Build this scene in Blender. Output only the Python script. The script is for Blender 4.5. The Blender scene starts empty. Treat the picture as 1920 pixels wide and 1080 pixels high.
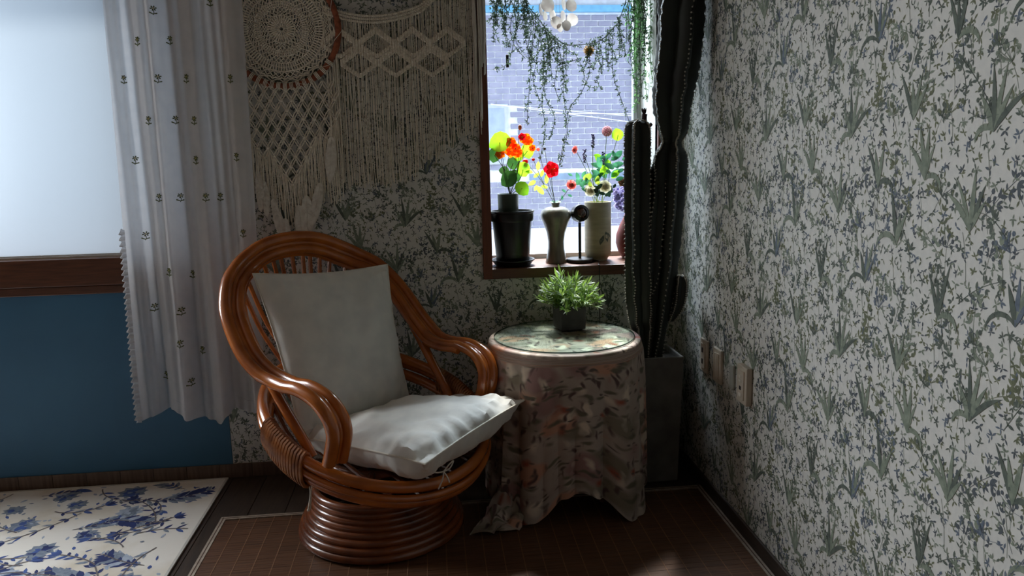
import bpy, math, random
import numpy as np
from mathutils import Vector, Matrix, noise
random.seed(7)
sc = bpy.context.scene
COL = sc.collection
PI = math.pi
sin, cos = math.sin, math.cos

# ------------------------------------------------------------------ camera
CAM = (-.98035, -3.01243, 1.26); YAW, PITCH, ROLL, FPX = .1008447, .173673, -.0230364, 1427.845
_f = Vector((sin(YAW)*cos(PITCH), cos(YAW)*cos(PITCH), -sin(PITCH)))
_r0 = Vector((cos(YAW), -sin(YAW), 0)); _u0 = _r0.cross(_f)
_r = cos(ROLL)*_r0 + sin(ROLL)*_u0; _u = -sin(ROLL)*_r0 + cos(ROLL)*_u0
cd = bpy.data.cameras.new('camera'); cd.sensor_width = 36; cd.lens = FPX/1920*36; cd.clip_start = .05
cam = bpy.data.objects.new('camera', cd); COL.objects.link(cam)
m3 = Matrix((_r, _u, -_f)).transposed(); cam.matrix_world = Matrix.Translation(CAM) @ m3.to_4x4()
sc.camera = cam

def at(px, py, Y=None, Z=None, X=None):
    d = _f + _r*((px-960)/FPX) - _u*((py-540)/FPX); c = Vector(CAM)
    t = (Y-c.y)/d.y if Y is not None else (Z-c.z)/d.z if Z is not None else (X-c.x)/d.x
    return c + d*t

# ------------------------------------------------------------------ light
sc.view_settings.view_transform = 'Standard'; sc.view_settings.look = 'None'
sc.view_settings.gamma = 1; sc.view_settings.use_curve_mapping = False
sc.view_settings.exposure = 0.34
w = bpy.data.worlds.new('sky'); sc.world = w; w.use_nodes = True
w.node_tree.nodes['Background'].inputs[0].default_value = (.72, .84, 1.0, 1)
w.node_tree.nodes['Background'].inputs[1].default_value = 2.25

def lamp(name, kind, loc, direction, energy, color=(1, 1, 1), **kw):
    l = bpy.data.lights.new(name, kind); l.energy = energy; l.color = color
    for k, v in kw.items(): setattr(l, k, v)
    o = bpy.data.objects.new(name, l); COL.objects.link(o); o.location = loc
    o.rotation_euler = Vector(direction).to_track_quat('-Z', 'Y').to_euler()
    return o
lamp('sun', 'SUN', (-.5, 6, 8), (-.04, -.545, -.84), 7.2, (1, .96, .88), angle=math.radians(7))
# daylight at the clear left sash of the left window, left of the frame
lamp('sky_left_sash', 'AREA', (-3.42, .20, 1.55), (.25, -1, -.1), 100, (.95, .98, 1), shape='RECTANGLE', size=1.1, size_y=1.1)
# sky above the alley, seen through the small window
lamp('sky_alley', 'AREA', (-.40, 1.5, 2.7), (0, -1.5, -1.5), 240, (.80, .91, 1), shape='RECTANGLE', size=1.4, size_y=1.0)
try:
    sc.cycles.use_denoising = True
    sc.cycles.max_bounces = 10; sc.cycles.diffuse_bounces = 6; sc.cycles.transparent_max_bounces = 24
    sc.cycles.sample_clamp_indirect = 6
    sc.cycles.caustics_reflective = False; sc.cycles.caustics_refractive = False
except Exception: pass

# ------------------------------------------------------------------ materials
def rgb(r, g, b):  # sRGB 0-255 to linear
    f = lambda c: (c/255/12.92) if c <= 10.3 else ((c/255+.055)/1.055)**2.4
    return (f(r), f(g), f(b))
MATS = {}
def M(name, c=(.5, .5, .5), rough=.6, c2=None, scale=12, stretch=(1, 1, 1), bump=0, bscale=None, metal=0, spec=.5,
      coat=0, trans=0, sheen=0, lo=.35, hi=.65, detail=4, subsurf=0, coords='Object'):
    """node material: noise mix of two colours, optional bump, coat and translucency"""
    if name in MATS: return MATS[name]
    m = bpy.data.materials.new(name); m.use_nodes = True; nt = m.node_tree; n = nt.nodes; L = nt.links
    b = n['Principled BSDF']; out = n['Material Output']
    b.inputs['Roughness'].default_value = rough; b.inputs['Metallic'].default_value = metal
    b.inputs['Specular IOR Level'].default_value = spec; b.inputs['Coat Weight'].default_value = coat
    b.inputs['Coat Roughness'].default_value = .12
    if sheen: b.inputs['Sheen Weight'].default_value = sheen
    if c2 is None: c2 = tuple(x*.82 for x in c)
    tc = n.new('ShaderNodeTexCoord'); mp = n.new('ShaderNodeMapping'); mp.inputs['Scale'].default_value = stretch
    L.new(tc.outputs[coords], mp.inputs[0])
    nz = n.new('ShaderNodeTexNoise'); nz.inputs['Scale'].default_value = scale; nz.inputs['Detail'].default_value = detail
    L.new(mp.outputs[0], nz.inputs['Vector'])
    cr = n.new('ShaderNodeValToRGB'); e = cr.color_ramp.elements
    e[0].position = lo; e[0].color = (*c2, 1); e[1].position = hi; e[1].color = (*c, 1)
    L.new(nz.outputs['Fac'], cr.inputs[0]); L.new(cr.outputs[0], b.inputs['Base Color'])
    if bump:
        bp = n.new('ShaderNodeBump'); bp.inputs['Strength'].default_value = bump; bp.inputs['Distance'].default_value = .004
        src = nz
        if bscale:
            src = n.new('ShaderNodeTexNoise'); src.inputs['Scale'].default_value = bscale; L.new(mp.outputs[0], src.inputs['Vector'])
        L.new(src.outputs['Fac'], bp.inputs['Height']); L.new(bp.outputs[0], b.inputs['Normal'])
    if trans:
        t = n.new('ShaderNodeBsdfTranslucent'); L.new(cr.outputs[0], t.inputs['Color'])
        mx = n.new('ShaderNodeMixShader'); mx.inputs[0].default_value = trans
        L.new(b.outputs[0], mx.inputs[1]); L.new(t.outputs[0], mx.inputs[2]); L.new(mx.outputs[0], out.inputs[0])
    MATS[name] = m; return m

def glass(name, tint=(1, 1, 1), refl=.08, rough=0.0):
    m = bpy.data.materials.new(name); m.use_nodes = True; nt = m.node_tree; n = nt.nodes; L = nt.links
    n.remove(n['Principled BSDF'])
    t = n.new('ShaderNodeBsdfTransparent'); t.inputs[0].default_value = (*tint, 1)
    g = n.new('ShaderNodeBsdfGlossy'); g.inputs['Roughness'].default_value = rough
    lw = n.new('ShaderNodeFresnel'); lw.inputs['IOR'].default_value = 1.45
    ge = n.new('ShaderNodeNewGeometry'); inv = n.new('ShaderNodeMath'); inv.operation = 'SUBTRACT'; inv.inputs[0].default_value = 1
    mu = n.new('ShaderNodeMath'); mu.operation = 'MULTIPLY'; L.new(ge.outputs['Backfacing'], inv.inputs[1]); L.new(lw.outputs[0], mu.inputs[0]); L.new(inv.outputs[0], mu.inputs[1])
    mx = n.new('ShaderNodeMixShader'); L.new(mu.outputs[0], mx.inputs[0]); L.new(t.outputs[0], mx.inputs[1]); L.new(g.outputs[0], mx.inputs[2])
    L.new(mx.outputs[0], n['Material Output'].inputs[0]); return m

PAPER = M('wallpaper ground', rgb(214, 214, 209), .75, rgb(206, 207, 203), 60, bump=.05, bscale=900)
PRINT = [M('print dark green grey', rgb(98, 108, 98), .8, rgb(78, 88, 82), 60), M('print olive', rgb(116, 122, 94), .8, rgb(94, 100, 78), 60),
         M('print blue grey', rgb(108, 120, 134), .8, rgb(90, 102, 118), 60), M('print slate', rgb(88, 96, 102), .8, rgb(74, 82, 90), 60),
         M('print sage', rgb(138, 148, 132), .8, rgb(112, 124, 110), 60), M('print pale stem', rgb(150, 155, 146), .8)]
BLUE = M('blue wall paint', rgb(50, 102, 134), .55, rgb(46, 95, 127), 3, bump=.03, bscale=200)
WOOD = M('brown window wood', rgb(102, 60, 38), .38, rgb(72, 41, 26), 9, (1, 12, 12), bump=.08, lo=.3, hi=.7)
WOODV = M('brown window wood upright', rgb(118, 62, 36), .38, rgb(84, 43, 25), 9, (12, 12, 1), bump=.08, lo=.3, hi=.7)
FLOORM = M('grey brown laminate', rgb(70, 57, 48), .42, rgb(50, 41, 35), 7, (10, 1, 10), bump=.05)
BASEM = M('baseboard wood', rgb(104, 84, 70), .5, rgb(80, 62, 52), 8, (10, 10, 1), bump=.05)
CEIL = M('wood ceiling boards', rgb(128, 112, 98), .7)
PLAIN = M('plain beige wall', rgb(96, 88, 80), .8)
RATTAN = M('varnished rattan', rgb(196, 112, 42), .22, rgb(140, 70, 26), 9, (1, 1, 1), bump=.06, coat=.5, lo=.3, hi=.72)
RATTAN_SHADE = M('varnished rattan shaded base', rgb(134, 72, 34), .27, rgb(78, 37, 19), 10, bump=.06, coat=.5, lo=.3, hi=.72)  # chair rattan with the shade below the seat put into the colour
BIND = M('rattan binding', rgb(176, 116, 66), .45, rgb(120, 70, 36), 30, bump=.1)
DARKM = M('dark metal', rgb(26, 24, 24), .4, metal=.6)
BLACKP = M('black plastic', rgb(17, 17, 18), .33)
COTTON = M('white damask cotton', rgb(226, 226, 220), .72, rgb(214, 215, 211), 16, bump=.28, bscale=34, sheen=.15, detail=2)
WHITE = M('white cotton cord', rgb(226, 222, 210), .8)
MACR = M('cream macrame cotton', rgb(234, 226, 212), .9, rgb(214, 206, 190), 80)
CURT = M('white sheer curtain', rgb(240, 240, 242), .8, rgb(234, 235, 238), 30, trans=.6, bump=.1, bscale=26)
HOOPM = M('brown yarn wrapped hoop', rgb(158, 88, 58), .85, rgb(120, 62, 42), 60, bump=.2)
FEATH = M('white feather', rgb(238, 235, 226), .9, rgb(222, 217, 206), 60, trans=.25)
CONC = M('dark grey concrete', rgb(72, 72, 70), .85, rgb(52, 52, 51), 14, bump=.12)
CACT = M('dark green cactus skin', rgb(27, 35, 24), .6, rgb(15, 20, 14), 9, bump=.08)
AREO = M('pale cactus areole', rgb(176, 170, 156), .9)
SOIL = M('potting soil', rgb(34, 27, 22), .95, rgb(18, 14, 12), 90, bump=.5)
LEAFD = M('deep green leaf', rgb(58, 100, 42), .45, rgb(40, 78, 34), 20, trans=.35)
LEAFL = M('lime green leaf', rgb(150, 200, 40), .45, rgb(116, 174, 34), 20, trans=.55)
LEAFB = M('blue green leaf', rgb(82, 148, 106), .5, rgb(58, 118, 84), 20, trans=.4)
LEAFY = M('yellow green leaf', rgb(196, 214, 84), .5, rgb(160, 190, 60), 20, trans=.55)
VINE = M('grey green vine', rgb(84, 104, 80), .6, rgb(54, 70, 54), 40, trans=.25)
VINEG = M('fresh green vine', rgb(112, 160, 96), .6, rgb(80, 124, 72), 40, trans=.4)
STEM = M('plant stem', rgb(66, 60, 46), .6, rgb(46, 48, 34))
STEMG = M('green plant stem', rgb(120, 140, 66), .6, rgb(92, 116, 54))
ORANGE = M('orange petal', rgb(255, 146, 24), .5, rgb(252, 100, 12), 30, trans=.5)
RED = M('red petal', rgb(226, 22, 40), .5, rgb(196, 10, 30), 30, trans=.45)
PINK = M('pink petal', rgb(238, 168, 158), .6, rgb(222, 128, 122), 30, trans=.6)
PALEP = M('pale pink petal', rgb(226, 196, 198), .7, rgb(196, 156, 164), 40, trans=.6)
IVORY = M('ivory petal', rgb(236, 232, 214), .6, rgb(222, 216, 190), 30, trans=.6)
LILAC = M('lilac petal', rgb(190, 184, 214), .6, rgb(150, 144, 186), 30, trans=.6)
YEL = M('yellow stamen', rgb(238, 200, 80), .6)

# ------------------------------------------------------------------ mesh builder
class MB:
    def __init__(s): s.v = []; s.f = []; s.mi = []
    def add(s, v, f, mi=0):
        o = len(s.v); s.v += [tuple(p) for p in v]; s.f += [tuple(i+o for i in q) for q in f]; s.mi += [mi]*len(f); return s
    def box(s, lo, hi, mi=0):
        (x0, y0, z0), (x1, y1, z1) = lo, hi
        return s.add([(x0, y0, z0), (x1, y0, z0), (x1, y1, z0), (x0, y1, z0), (x0, y0, z1), (x1, y0, z1), (x1, y1, z1), (x0, y1, z1)],
              [(0, 3, 2, 1), (4, 5, 6, 7), (0, 1, 5, 4), (1, 2, 6, 5), (2, 3, 7, 6), (3, 0, 4, 7)], mi)
    def tube(s, pts, r, n=8, closed=False, mi=0, caps=True):
        P = [Vector(p) for p in pts]; N = len(P)
        R = r if hasattr(r, '__len__') else [r]*N
        T = []
        for i in range(N):
            a = P[(i-1) % N] if (closed or i > 0) else P[i]; b = P[(i+1) % N] if (closed or i < N-1) else P[i]
            t = (b-a); T.append(t.normalized() if t.length > 1e-9 else Vector((0, 0, 1)))
        up = Vector((0, 0, 1)) if abs(T[0].z) < .9 else Vector((1, 0, 0))
        nrm = (up - T[0]*up.dot(T[0])).normalized(); V = []
        for i in range(N):
            nrm = (nrm - T[i]*nrm.dot(T[i]))
            nrm = nrm.normalized() if nrm.length > 1e-6 else T[i].orthogonal().normalized()
            bn = T[i].cross(nrm)
            for k in range(n):
                a = 2*PI*k/n; V.append(P[i] + (nrm*cos(a) + bn*sin(a))*R[i])
        F = []
        for i in range(N if closed else N-1):
            j = (i+1) % N
            for k in range(n): F.append((i*n+k, i*n+(k+1) % n, j*n+(k+1) % n, j*n+k))
        if caps and not closed: F.append(tuple(range(n))[::-1]); F.append(tuple((N-1)*n+k for k in range(n)))
        return s.add(V, F, mi)
    def lathe(s, prof, n=28, c=(0, 0, 0), mi=0, squash=1, caps=True):
        V = []; F = []; m = len(prof)
        for (r, z) in prof:
            for k in range(n):
                a = 2*PI*k/n; V.append((c[0]+r*cos(a), c[1]+r*sin(a)*squash, c[2]+z))
        for i in range(m-1):
            for k in range(n): F.append((i*n+k, i*n+(k+1) % n, (i+1)*n+(k+1) % n, (i+1)*n+k))
        if caps: F.append(tuple(range(n))[::-1]); F.append(tuple((m-1)*n+k for k in range(n)))
        return s.add(V, F, mi)
    def ball(s, c, r, n=8, m=6, mi=0, sq=(1, 1, 1)):
        V = [(c[0], c[1], c[2]-r*sq[2])]; F = []
        for i in range(1, m):
            t = PI*i/m
            for k in range(n): V.append((c[0]+r*sq[0]*sin(t)*cos(2*PI*k/n), c[1]+r*sq[1]*sin(t)*sin(2*PI*k/n), c[2]-r*sq[2]*cos(t)))
        V.append((c[0], c[1], c[2]+r*sq[2])); e = len(V)-1
        for k in range(n): F.append((0, 1+(k+1) % n, 1+k)); F.append((e, e-n+k, e-n+(k+1) % n))
        for i in range(m-2):
            for k in range(n): a = 1+i*n; F.append((a+k, a+(k+1) % n, a+n+(k+1) % n, a+n+k))
        return s.add(V, F, mi)
    def leaf(s, p, d, nrm, L, W, curl=.15, mi=0, rnd=False):
        """a folded leaf blade: midrib raised, tip bent"""
        p = Vector(p); d = Vector(d).normalized(); nrm = Vector(nrm); nrm = (nrm - d*nrm.dot(d))
        nrm = nrm.normalized() if nrm.length > 1e-5 else d.orthogonal().normalized()
        sd = d.cross(nrm)
        pr = [(0, .06), (.12, .62), (.35, 1), (.62, .96), (.85, .6), (1, .05)] if rnd else [(0, .06), (.28, .85), (.55, 1), (.8, .6), (1, .04)]
        V = []; F = []
        for t, k in pr:
            c = p + d*(L*t) - nrm*(curl*L*t*t)
            V += [c + sd*(W/2*k) + nrm*W*.12*k, c, c - sd*(W/2*k) + nrm*W*.12*k]
        for i in range(len(pr)-1):
            a = i*3; F += [(a, a+1, a+4, a+3), (a+1, a+2, a+5, a+4)]
        return s.add(V, F, mi)
    def build(s, name, mats, parent=None, smooth=True, kind=None, loc=(0, 0, 0)):
        me = bpy.data.meshes.new(name)
        off = Vector(loc) + (wloc(parent) if parent else Vector((0, 0, 0)))
        me.from_pydata([(x-off.x, y-off.y, z-off.z) for x, y, z in s.v], [], s.f)
        for m in (mats if isinstance(mats, (list, tuple)) else [mats]): me.materials.append(m)
        if any(s.mi): me.polygons.foreach_set('material_index', s.mi)
        if smooth: me.polygons.foreach_set('use_smooth', [True]*len(s.f))
        me.update()
        if smooth:
            try: me.set_sharp_from_angle(angle=math.radians(42))
            except Exception: pass
        o = bpy.data.objects.new(name, me); COL.objects.link(o); o.location = loc
        if parent: o.parent = parent
        if kind: o['kind'] = kind
        return o
def wloc(o):
    v = Vector((0, 0, 0))
    while o: v += o.location; o = o.parent
    return v
def tag(o, label, cat, group=None):
    o['label'] = label; o['category'] = cat
    if group: o['group'] = group
    return o
def thing(name, loc, label, cat, group=None):
    o = bpy.data.objects.new(name, None); COL.objects.link(o); o.location = loc; o.empty_display_size = .05
    return tag(o, label, cat, group)
def struct(o): o['kind'] = 'structure'; return o
def copy_part(o, loc, parent, rot=None):
    c = o.copy(); COL.objects.link(c); c.parent = parent; c.location = loc
    if rot: c.rotation_euler = rot
    return c
def bevel(o, wdt=.004, seg=2):
    m = o.modifiers.new('bevel', 'BEVEL'); m.width = wdt; m.segments = seg; m.limit_method = 'ANGLE'; return o
def catmull(P, n=8, closed=False):
    P = [Vector(p) for p in P]; N = len(P); out = []
    for i in range(N if closed else N-1):
        g = lambda k: P[k % N] if closed else P[max(0, min(N-1, k))]
        a, b, c, d = g(i-1), g(i), g(i+1), g(i+2)
        for j in range(n):
            t = j/n
            out.append(.5*((2*b) + (c-a)*t + (2*a-5*b+4*c-d)*t*t + (3*b-a-3*c+d)*t**3))
    if not closed: out.append(P[-1])
    return out
def nz3(x, y, z): return noise.noise(Vector((x, y, z)))

# ------------------------------------------------------------------ printed patterns (flat print lying on the surface that carries it)
class Pr:
    def __init__(s): s.p = []
    def leaf(s, x, y, a, L, W, c):
        ca, sa = cos(a), sin(a)
        s.p.append(([(x+L*t*ca-W*k*sa, y+L*t*sa+W*k*ca) for t, k in ((0, 0), (.3, .42), (.65, .4), (1, 0), (.65, -.4), (.3, -.42))], c))
    def blob(s, x, y, r, c, n=6, sq=1, a0=0):
        s.p.append(([(x+r*cos(a0+2*PI*k/n), y+sq*r*sin(a0+2*PI*k/n)) for k in range(n)], c))
    def strip(s, pts, wd, c):
        for i in range(len(pts)-1):
            (x0, y0), (x1, y1) = pts[i], pts[i+1]; d = math.hypot(x1-x0, y1-y0) or 1e-6
            nx, ny = -(y1-y0)/d, (x1-x0)/d; a = wd[i] if hasattr(wd, '__len__') else wd; b = wd[i+1] if hasattr(wd, '__len__') else wd
            s.p.append(([(x0-nx*a, y0-ny*a), (x1-nx*b, y1-ny*b), (x1+nx*b, y1+ny*b), (x0+nx*a, y0+ny*a)], c))
    def curve(s, x, y, a, L, bend, n=6):
        P = [(x, y)]
        for i in range(n): a += bend/n; x += L/n*cos(a); y += L/n*sin(a); P.append((x, y))
        return P, a
def wallpaper_tile(rs):
    q = Pr(); W, H = .46, .53
    tufts = [(.08, .06), (.31, .03), (.20, .20), (.40, .23), (.05, .33), (.27, .38), (.43, .45), (.13, .47)]
    for k in range(26):                                     # leafy sprigs
        x, y = (k % 6+rs.random())*W/6, (k//6+rs.random())*H/5; c = rs.choice([0, 0, 1, 1, 2, 3, 4])
        a = PI/2+rs.uniform(-.8, .8); P, a2 = q.curve(x, y, a, rs.uniform(.07, .13), rs.uniform(-1.3, 1.3), 6)
        q.strip(P, .0006, c)
        for i in range(1, 7):
            aa = math.atan2(P[i][1]-P[i-1][1], P[i][0]-P[i-1][0])
            for sd in (-1, 1):
                if rs.random() < .25: continue
                b0 = aa+sd*rs.uniform(.5, 1.3); L = rs.uniform(.011, .020); n3 = rs.choice([1, 1, 3])
                ex, ey = (P[i][0]+.008*cos(b0), P[i][1]+.008*sin(b0)) if n3 == 3 else P[i]
                for m_ in range(n3): q.leaf(ex, ey, b0+(m_-(n3-1)/2)*.75+rs.uniform(-.15, .15), L, L*rs.uniform(.36, .5), c)
        q.leaf(P[-1][0], P[-1][1], a2, .018, .008, c)
    for k in range(18):                                     # berry sprays
        x, y = (k % 4+rs.random())*W/4, (k//4+rs.random())*H/4.6; c = rs.choice([0, 0, 3, 2, 1, 4])
        P, a2 = q.curve(x, y, PI/2+rs.uniform(-.4, .4), .05, rs.uniform(-.4, .4), 4); q.strip(P, .0006, 5)
        for j in range(13):
            aa = a2+rs.uniform(-1.6, 1.6); L = rs.uniform(.010, .042); ex, ey = P[-1][0]+L*cos(aa), P[-1][1]+L*sin(aa)
            q.strip([P[-1], (ex, ey)], .0004, c); q.blob(ex, ey, rs.uniform(.0032, .0050), c, 6, 1.2)
    for k in range(550):                                    # small leaf clusters between
        x, y = (k % 22+rs.random())*W/22, (k//22+rs.random())*H/25; c = rs.choice([0, 0, 1, 1, 2, 3, 4, 4]); a0 = rs.random()*6
        n = rs.choice([2, 3, 4, 5])
        for j in range(n):
            L = rs.uniform(.008, .0140); q.leaf(x, y, a0+j*2*PI/n*rs.uniform(.6, 1), L, L*rs.uniform(.28, .42), c)
    for tx, ty in tufts:                                    # long bladed tufts
        c = rs.choice([0, 4, 4, 2]); nb = rs.choice([4, 5, 6])
        for j in range(nb):
            a = PI/2+(j-(nb-1)/2)*.20+rs.uniform(-.07, .07); L = rs.uniform(.07, .125)*(1-.25*abs(j-(nb-1)/2)/nb)
            bend = (j-(nb-1)/2)*rs.uniform(.1, .35) + (math.copysign(2.2, j-(nb-1)/2+.01) if (rs.random() < .45 and j in (0, nb-1)) else 0)
            P, _ = q.curve(tx, ty, a, L, bend, 7); wm = rs.uniform(.0045, .0070)
            q.strip(P, [wm*k for k in (.15, .6, .95, 1, .9, .7, .4, .03)], rs.choice([c, c, 4, 0])); q.strip(P[:6], .0006, 5)
        q.strip(q.curve(tx, ty-.10, PI/2, .10, .3, 4)[0], .0007, 5)
    return q.p, W, H
def print_faces(mb_v, mb_f, mb_m, polys, fn, mi0, rs, depth=.0004):
    for pts, c in polys:
        o = len(mb_v); e = depth*(.4+rs.random())
        e += depth*1.3*(len(pts) == 4 and c in (0, 2, 4)); mb_v += [fn(x, y, e) for x, y in pts]; mb_f.append(tuple(range(o, o+len(pts)))); mb_m.append(mi0+c)

# ------------------------------------------------------------------ setting
XL, YF, ZC = -4.2, -4.6, 2.42            # left wall, front wall (behind the camera), ceiling
T = .30                                  # wall thickness
W1 = (-4.0, -1.93, .912, 2.16)           # left window opening x0,x1,z0,z1
W2 = (-.753, -.081, .811, 1.98)          # small window opening
EDGE = -1.824                            # where blue paint ends and wallpaper starts
rs = random.Random(3)
TILE, TW, TH = wallpaper_tile(rs)

b = MB()
def wall_boxes(x0, x1, z0, z1): b.box((x0, 0, z0), (x1, T, z1))
wall_boxes(XL-T, W1[0], 0, ZC); wall_boxes(W1[0], W1[1], 0, W1[2]-.02); wall_boxes(W1[0], W1[1], W1[3], ZC)
wall_boxes(W1[1], W2[0], 0, ZC); wall_boxes(W2[0], W2[1], 0, W2[2]-.012); wall_boxes(W2[0], W2[1], W2[3], ZC); wall_boxes(W2[1], T, 0, ZC)
V, F, Mi = b.v, b.f, b.mi
def clip_ok(pts): return True
for i in range(-1, 5):
    for j in range(-1, 5):
        ox, oz = -.02-(i+1)*TW, j*TH-.1
        pl = []
        for pts, c in TILE:
            q = [(x+ox, y+oz) for x, y in pts]
            xs = [p[0] for p in q]; zs = [p[1] for p in q]
            if min(xs) < EDGE or max(xs) > -.001 or min(zs) < .05 or max(zs) > ZC: continue
            if max(xs) > W2[0]-.03 and min(xs) < W2[1]+.03 and max(zs) > W2[2]-.04 and min(zs) < W2[3]+.03: continue
            if max(xs) < W1[1]+.02 and max(zs) > W1[2]: continue
            pl.append((q, c))
        print_faces(V, F, Mi, pl, lambda x, z, e: (x, -e, z), 1, rs)
wall_back = struct(b.build('wall_back', [PAPER]+PRINT, smooth=False))
b = MB().box((XL, -.003, 0), (EDGE, .01, W1[2]-.14)); b.build('painted_panel', BLUE, wall_back, False)['label'] = 'dark blue painted panel under the window sill'

b = MB(); b.box((0, YF, 0), (T, T, ZC)); V, F, Mi = b.v, b.f, b.mi
for i in range(-1, 10):
    for j in range(-1, 5):
        oy, oz = -i*TW-.06, j*TH-.34; pl = []
        for pts, c in TILE:
            q = [(oy-x, y+oz) for x, y in pts]
            if min(p[0] for p in q) < -3.1 or max(p[0] for p in q) > -.001 or min(p[1] for p in q) < .05 or max(p[1] for p in q) > ZC: continue
            pl.append((q, c))
        print_faces(V, F, Mi, pl, lambda y, z, e: (-e, y, z), 1, rs)
wall_right = struct(b.build('wall_right', [PAPER]+PRINT, smooth=False))
struct(MB().box((XL-T, YF, 0), (XL, T, ZC)).build('wall_left', PLAIN, smooth=False))
struct(MB().box((XL-T, YF-T, 0), (T, YF, ZC)).build('wall_front', PLAIN, smooth=False))
struct(MB().box((XL-T, YF-T, ZC), (T, T, ZC+.1)).build('ceiling', CEIL, smooth=False))
floor = struct(MB().box((XL-T, YF-T, -.1), (T, T, -.009)).build('floor', M('floor screed', rgb(70, 62, 56), .9), smooth=False))
fb = None
bw, bl = .132, 1.18
for i in range(32):
    for j in range(4):
        x0 = XL+.002+i*bw; y1 = -.002-j*bl+((i*37) % 10)*.0-(0 if j else 0)
        if fb is None:
            fb = bevel(MB().box((0, -bl+.001, -.0085), (bw-.0015, 0, 0)).build('floor_board', FLOORM, floor, False), .0012, 1)
            fb.location = (x0, y1, 0)
        else: copy_part(fb, (x0, y1, 0), floor)
# baseboards made of short upright boards
bbk = struct(MB().box((XL, -.006, 0), (0, -.0005, .0555)).build('baseboard_back', BASEM, smooth=False))
pb = None; k = 0
while XL+.1275*k < -.13:
    x0 = XL+.03+.1275*k
    if pb is None: pb = bevel(MB().box((0, -.011, .0005), (.1262, -.006, .0568)).build('baseboard_board', BASEM, bbk, False), .001, 1); pb.location = (x0, 0, 0)
    else: copy_part(pb, (x0, 0, 0), bbk)
    k += 1
bbr = struct(bevel(MB().box((-.0095, YF, 0), (-.0005, -.012, .0535)).build('baseboard_right', M('dark baseboard', rgb(64, 50, 42), .55, rgb(48, 38, 33), 8, (10, 1, 10), bump=.05), smooth=False), .002, 1))

# ---- left window: sill, frame, frosted pane, outer sash
win1 = struct(MB().box((W1[0]-.04, -.028, W1[2]-.104), (W1[1]+.04, .30, W1[2]-.001)).build('window_1', WOOD, smooth=False)); bevel(win1, .003, 2)
bevel(MB().box((W1[0]-.06, -.018, W1[2]-.138), (W1[1]+.05, .0, W1[2]-.106)).build('apron_strip', WOOD, win1, False), .003, 2)
MB().box((W1[0], .012, W1[2]-.001), (W1[1], .018, W1[2]+.006)).box((W1[0], .030, W1[2]-.001), (W1[1], .036, W1[2]+.010)).build('sliding_track', M('white aluminium', rgb(226, 226, 222), .4), win1, False)
for x0, x1 in ((W1[1]-.0, W1[1]+.05), (W1[0]-.05, W1[0])): MB().box((x0, -.02, W1[2]), (x1, .02, W1[3]+.05)).build('frame_side', WOODV, win1, False)
MB().box((W1[0], -.02, W1[3]), (W1[1], .02, W1[3]+.05)).build('frame_top', WOOD, win1, False)
fm = bpy.data.materials.new('frosted glass'); fm.use_nodes = True; nt = fm.node_tree; n = nt.nodes; n.remove(n['Principled BSDF'])
tl = n.new('ShaderNodeBsdfTranslucent'); tl.inputs[0].default_value = (.34, .365, .39, 1)
gl = n.new('ShaderNodeBsdfGlossy'); gl.inputs['Roughness'].default_value = .35; gl.inputs[0].default_value = (.9, .9, .9, 1)
mx = n.new('ShaderNodeMixShader'); mx.inputs[0].default_value = .06
nt.links.new(tl.outputs[0], mx.inputs[1]); nt.links.new(gl.outputs[0], mx.inputs[2]); nt.links.new(mx.outputs[0], n['Material Output'].inputs[0])
MB().box((-2.80, .040, W1[2]+.004), (W1[1]-.002, .046, W1[3]-.004)).build('frosted_pane', fm, win1, False)
CLEAR = glass('clear window glass')
MB().box((W1[0], .085, W1[2]+.004), (-2.80, .089, W1[3]-.004)).build('clear_pane', CLEAR, win1, False)
MB().box((-2.83, .036, W1[2]), (-2.79, .095, W1[3])).build('sash_stile', WOODV, win1, False)
# ---- small window
win2 = struct(MB().box((W2[0]-.036, -.016, W2[2]-.041), (W2[1]+.036, .285, W2[2])).build('window_2', WOOD, smooth=False)); bevel(win2, .003, 2)
bevel(MB().box((W2[0]-.036, -.018, W2[2]-.0405), (W2[0], .03, W2[3]+.04)).build('frame_side', WOODV, win2, False), .003, 2)
bevel(MB().box((W2[1], -.018, W2[2]-.0405), (W2[1]+.036, .03, W2[3]+.04)).build('frame_side', WOODV, win2, False), .003, 2)
bevel(MB().box((W2[0], -.018, W2[3]), (W2[1], .285, W2[3]+.04)).build('frame_top', WOOD, win2, False), .003, 2)
ALU = M('window aluminium', rgb(190, 196, 200), .45, metal=.2)
b = MB(); b.box((W2[0], .25, W2[2]), (W2[0]+.018, .285, W2[3])); b.box((W2[1]-.03, .25, W2[2]), (W2[1], .285, W2[3])); b.box((W2[0], .25, W2[2]), (W2[1], .285, W2[2]+.02)); b.box((W2[0], .25, W2[3]-.02), (W2[1], .285, W2[3]))
b.build('sash_frame', ALU, win2, False)
MB().box((W2[0]+.018, .266, W2[2]+.02), (W2[1]-.03, .270, W2[3]-.02)).build('clear_pane', CLEAR, win2, False)
p = at(951, 115, Y=.262); bevel(MB().box((p.x-.006, .248, p.z-.026), (p.x+.006, .266, p.z+.026)).build('window_latch', DARKM, win2, False), .002, 1)

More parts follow.
